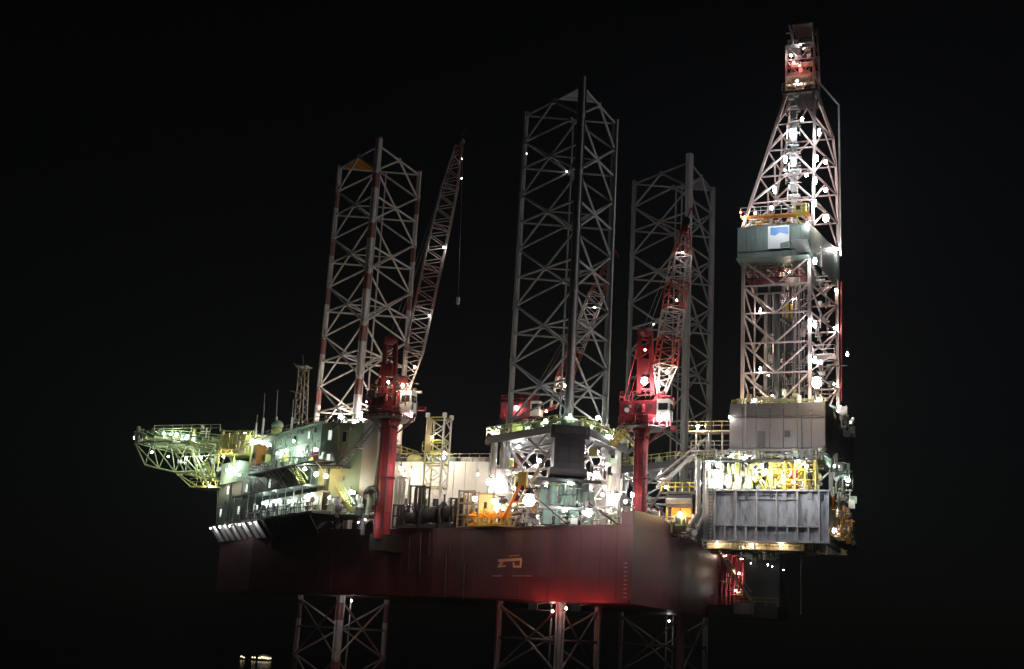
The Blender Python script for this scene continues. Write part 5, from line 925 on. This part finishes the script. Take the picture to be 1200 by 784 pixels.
clutter(dk, (DX0 + 0.4, DX1 - 0.2, 17.5, 22, 56.8, 59.4), 70, ('derrick_steel', 'dark_red_paint', 'white_paint', 'pipe_grey'), 0.5, 94)
clutter(dk, (11.5, 16.8, 18, 26, 44, 57), 90, DRK + ('derrick_steel',), 0.6, 95)
clutter(dk, (13.4, 15.4, 18.4, 20, 64, 82.5), 80, ('derrick_steel', 'pipe_grey', 'white_paint'), 0.4, 96)
clutter(dk, (MX0 + 0.4, MX1 - 0.4, MY0 + 0.4, 22, 63.9, 66), 70, ('derrick_steel', 'orange_paint', 'white_paint', 'yellow_paint'), 0.5, 97)
clutter(dk, (tl.x, tr.x, 20.8, 24, 84, 91), 60, ('derrick_steel', 'dark_red_paint', 'white_paint'), 0.5, 98)
clutter(dk, (16.9, 18.2, 18, 27, 41, 62), 60, ('derrick_steel', 'white_paint', 'pipe_grey'), 0.5, 99)
clutter(c1_, (b1.x - 2.8, b1.x + 4.2, 2.6, 6.0, 37.8, 42.5), 80, ('dark_red_paint', 'dark_steel', 'galvanised'), 0.7, 100)
clutter(c2_, (-2.6, 3.0, 2.6, 5.5, 36.1, 39.6), 40, ('red_paint', 'dark_red_paint', 'galvanised'), 0.5, 101)
clutter(qt, (-41.5, -34.5, 3.0, 4.8, Z0, Z0 + 2.6), 60, PALE + DRK, 0.6, 102)
for k in range(8): q = qp(-2 + k * 3.0, -1.2); clutter(qt, (q.x - 1, q.x + 1, q.y - 0.3, q.y + 0.5, Z0 + 0.1, Z0 + 1.9), 7, PALE + DRK, 0.45, 110 + k); clutter(qt, (q.x - 1, q.x + 1, q.y - 0.3, q.y + 0.6, Z1 + 0.1, Z1 + 1.6), 5, PALE + ('yellow_green_paint', 'dark_red_paint'), 0.4, 120 + k)
for k in range(7): q = qp(2 + k * 3.2, 2.0); clutter(qt, (q.x - 1.4, q.x + 1.4, q.y, q.y + 1.5, Z2 + 0.05, Z2 + 1.1), 8, PALE + ('yellow_green_paint',), 0.5, 130 + k)
clutter(hd, (-88, -74, 22.5, 25, 38.2, 40.4), 50, ('helideck_paint', 'yellow_green_paint', 'white_paint'), 0.5, 140); clutter(hd, (-80, -73, 25, 27, 33, 38), 50, ('helideck_paint', 'yellow_green_paint', 'white_paint'), 0.6, 141)
clutter(ct, (x0c, x1c, 21.2, 22.0, z0c, z1c), 40, ('yellow_green_paint', 'yellow_paint', 'cream_paint'), 0.5, 142)
clutter(wh, (-38, -28, 17.5, 20.5, DECK + 0.1, DECK + 5), 70, PALE + DRK, 0.7, 143)
for k in range(9): q = PA + PT * (20 + k * 1.9) - PN * 2.0; clutter(hull, (q.x - 1, q.x + 1, q.y, q.y + 1.5, DECK + 0.1, DECK + 2.4 + 1.6 * (k % 3 == 1)), 18, DRK, 0.6, 150 + k)

# ================================================================== DISTANT SHIP
p = at(300, 774, Z=0.0); dS = min(900.0, (p - CAM).length)
pp = at(282, 771, Z=0.5); sh = thing('distant_vessel', (pp.x, pp.y, 0), 'far off small vessel with yellow deck lights on the dark sea', 'ship')
ax = (at(322, 773.5, Z=0.5) - pp); ax.z = 0; Ls = 24.0; ax.normalize(); sc_ = (at(322, 773.5, Z=0.5) - pp).length
Ls = sc_; bw = Vector((-ax.y, ax.x, 0)); H_ = Ls * 0.1
bl = [pp + bw * -Ls * 0.09, pp + ax * Ls * 0.85 + bw * -Ls * 0.09, pp + ax * Ls, pp + ax * Ls * 0.85 + bw * Ls * 0.09, pp + bw * Ls * 0.09]
poly(sh, 'ship_hull', [(q.x, q.y) for q in bl], 0.02, H_ * 0.5, 'dark_steel')
rot = math.atan2(ax.y, ax.x)
c = pp + ax * Ls * 0.7; box(sh, 'wheelhouse', (c.x, c.y, H_ * 0.95), (Ls * 0.3, Ls * 0.12, H_ * 0.9), 'white_paint', rot); box(sh, 'wheelhouse', (c.x, c.y, H_ * 1.55), (Ls * 0.16, Ls * 0.1, H_ * 0.35), 'white_paint', rot)
for f, s, z in ((0.58, 0.05, 0.75), (0.66, 0.06, 0.95), (0.74, 0.07, 0.9), (0.82, 0.05, 0.75), (0.9, 0.04, 0.8), (0.45, 0.03, 0.8), (0.38, 0.03, 0.8), (0.06, 0.05, 0.85), (0.13, 0.03, 0.6)):
    c = pp + ax * Ls * f - bw * Ls * 0.075; box(sh, 'deck_light', (c.x, c.y, H_ * z), (Ls * s, Ls * 0.02, H_ * 0.28), 'ship_light', rot)

# ================================================================== night haze lit by the rig's own lamps
hz = bpy.data.meshes.new('haze'); x0, x1, y0, y1, z0, z1 = -400, 400, -400, 700, -1, 140
hz.from_pydata([(x0, y0, z0), (x1, y0, z0), (x1, y1, z0), (x0, y1, z0), (x0, y0, z1), (x1, y0, z1), (x1, y1, z1), (x0, y1, z1)], [], [(3, 2, 1, 0), (4, 5, 6, 7), (0, 1, 5, 4), (1, 2, 6, 5), (2, 3, 7, 6), (3, 0, 4, 7)])
hm = bpy.data.materials.new('haze'); hm.use_nodes = True; n = hm.node_tree.nodes; n.remove(n['Principled BSDF'])
pv = n.new('ShaderNodeVolumePrincipled'); pv.inputs['Color'].default_value = (0.85, 0.9, 1.0, 1); pv.inputs['Density'].default_value = 0.0002; hm.node_tree.links.new(pv.outputs[0], n['Material Output'].inputs['Volume'])
hz.materials.append(hm); tag(link(bpy.data.objects.new('haze', hz), Matrix.Identity(4)), None, None, None, 'stuff')
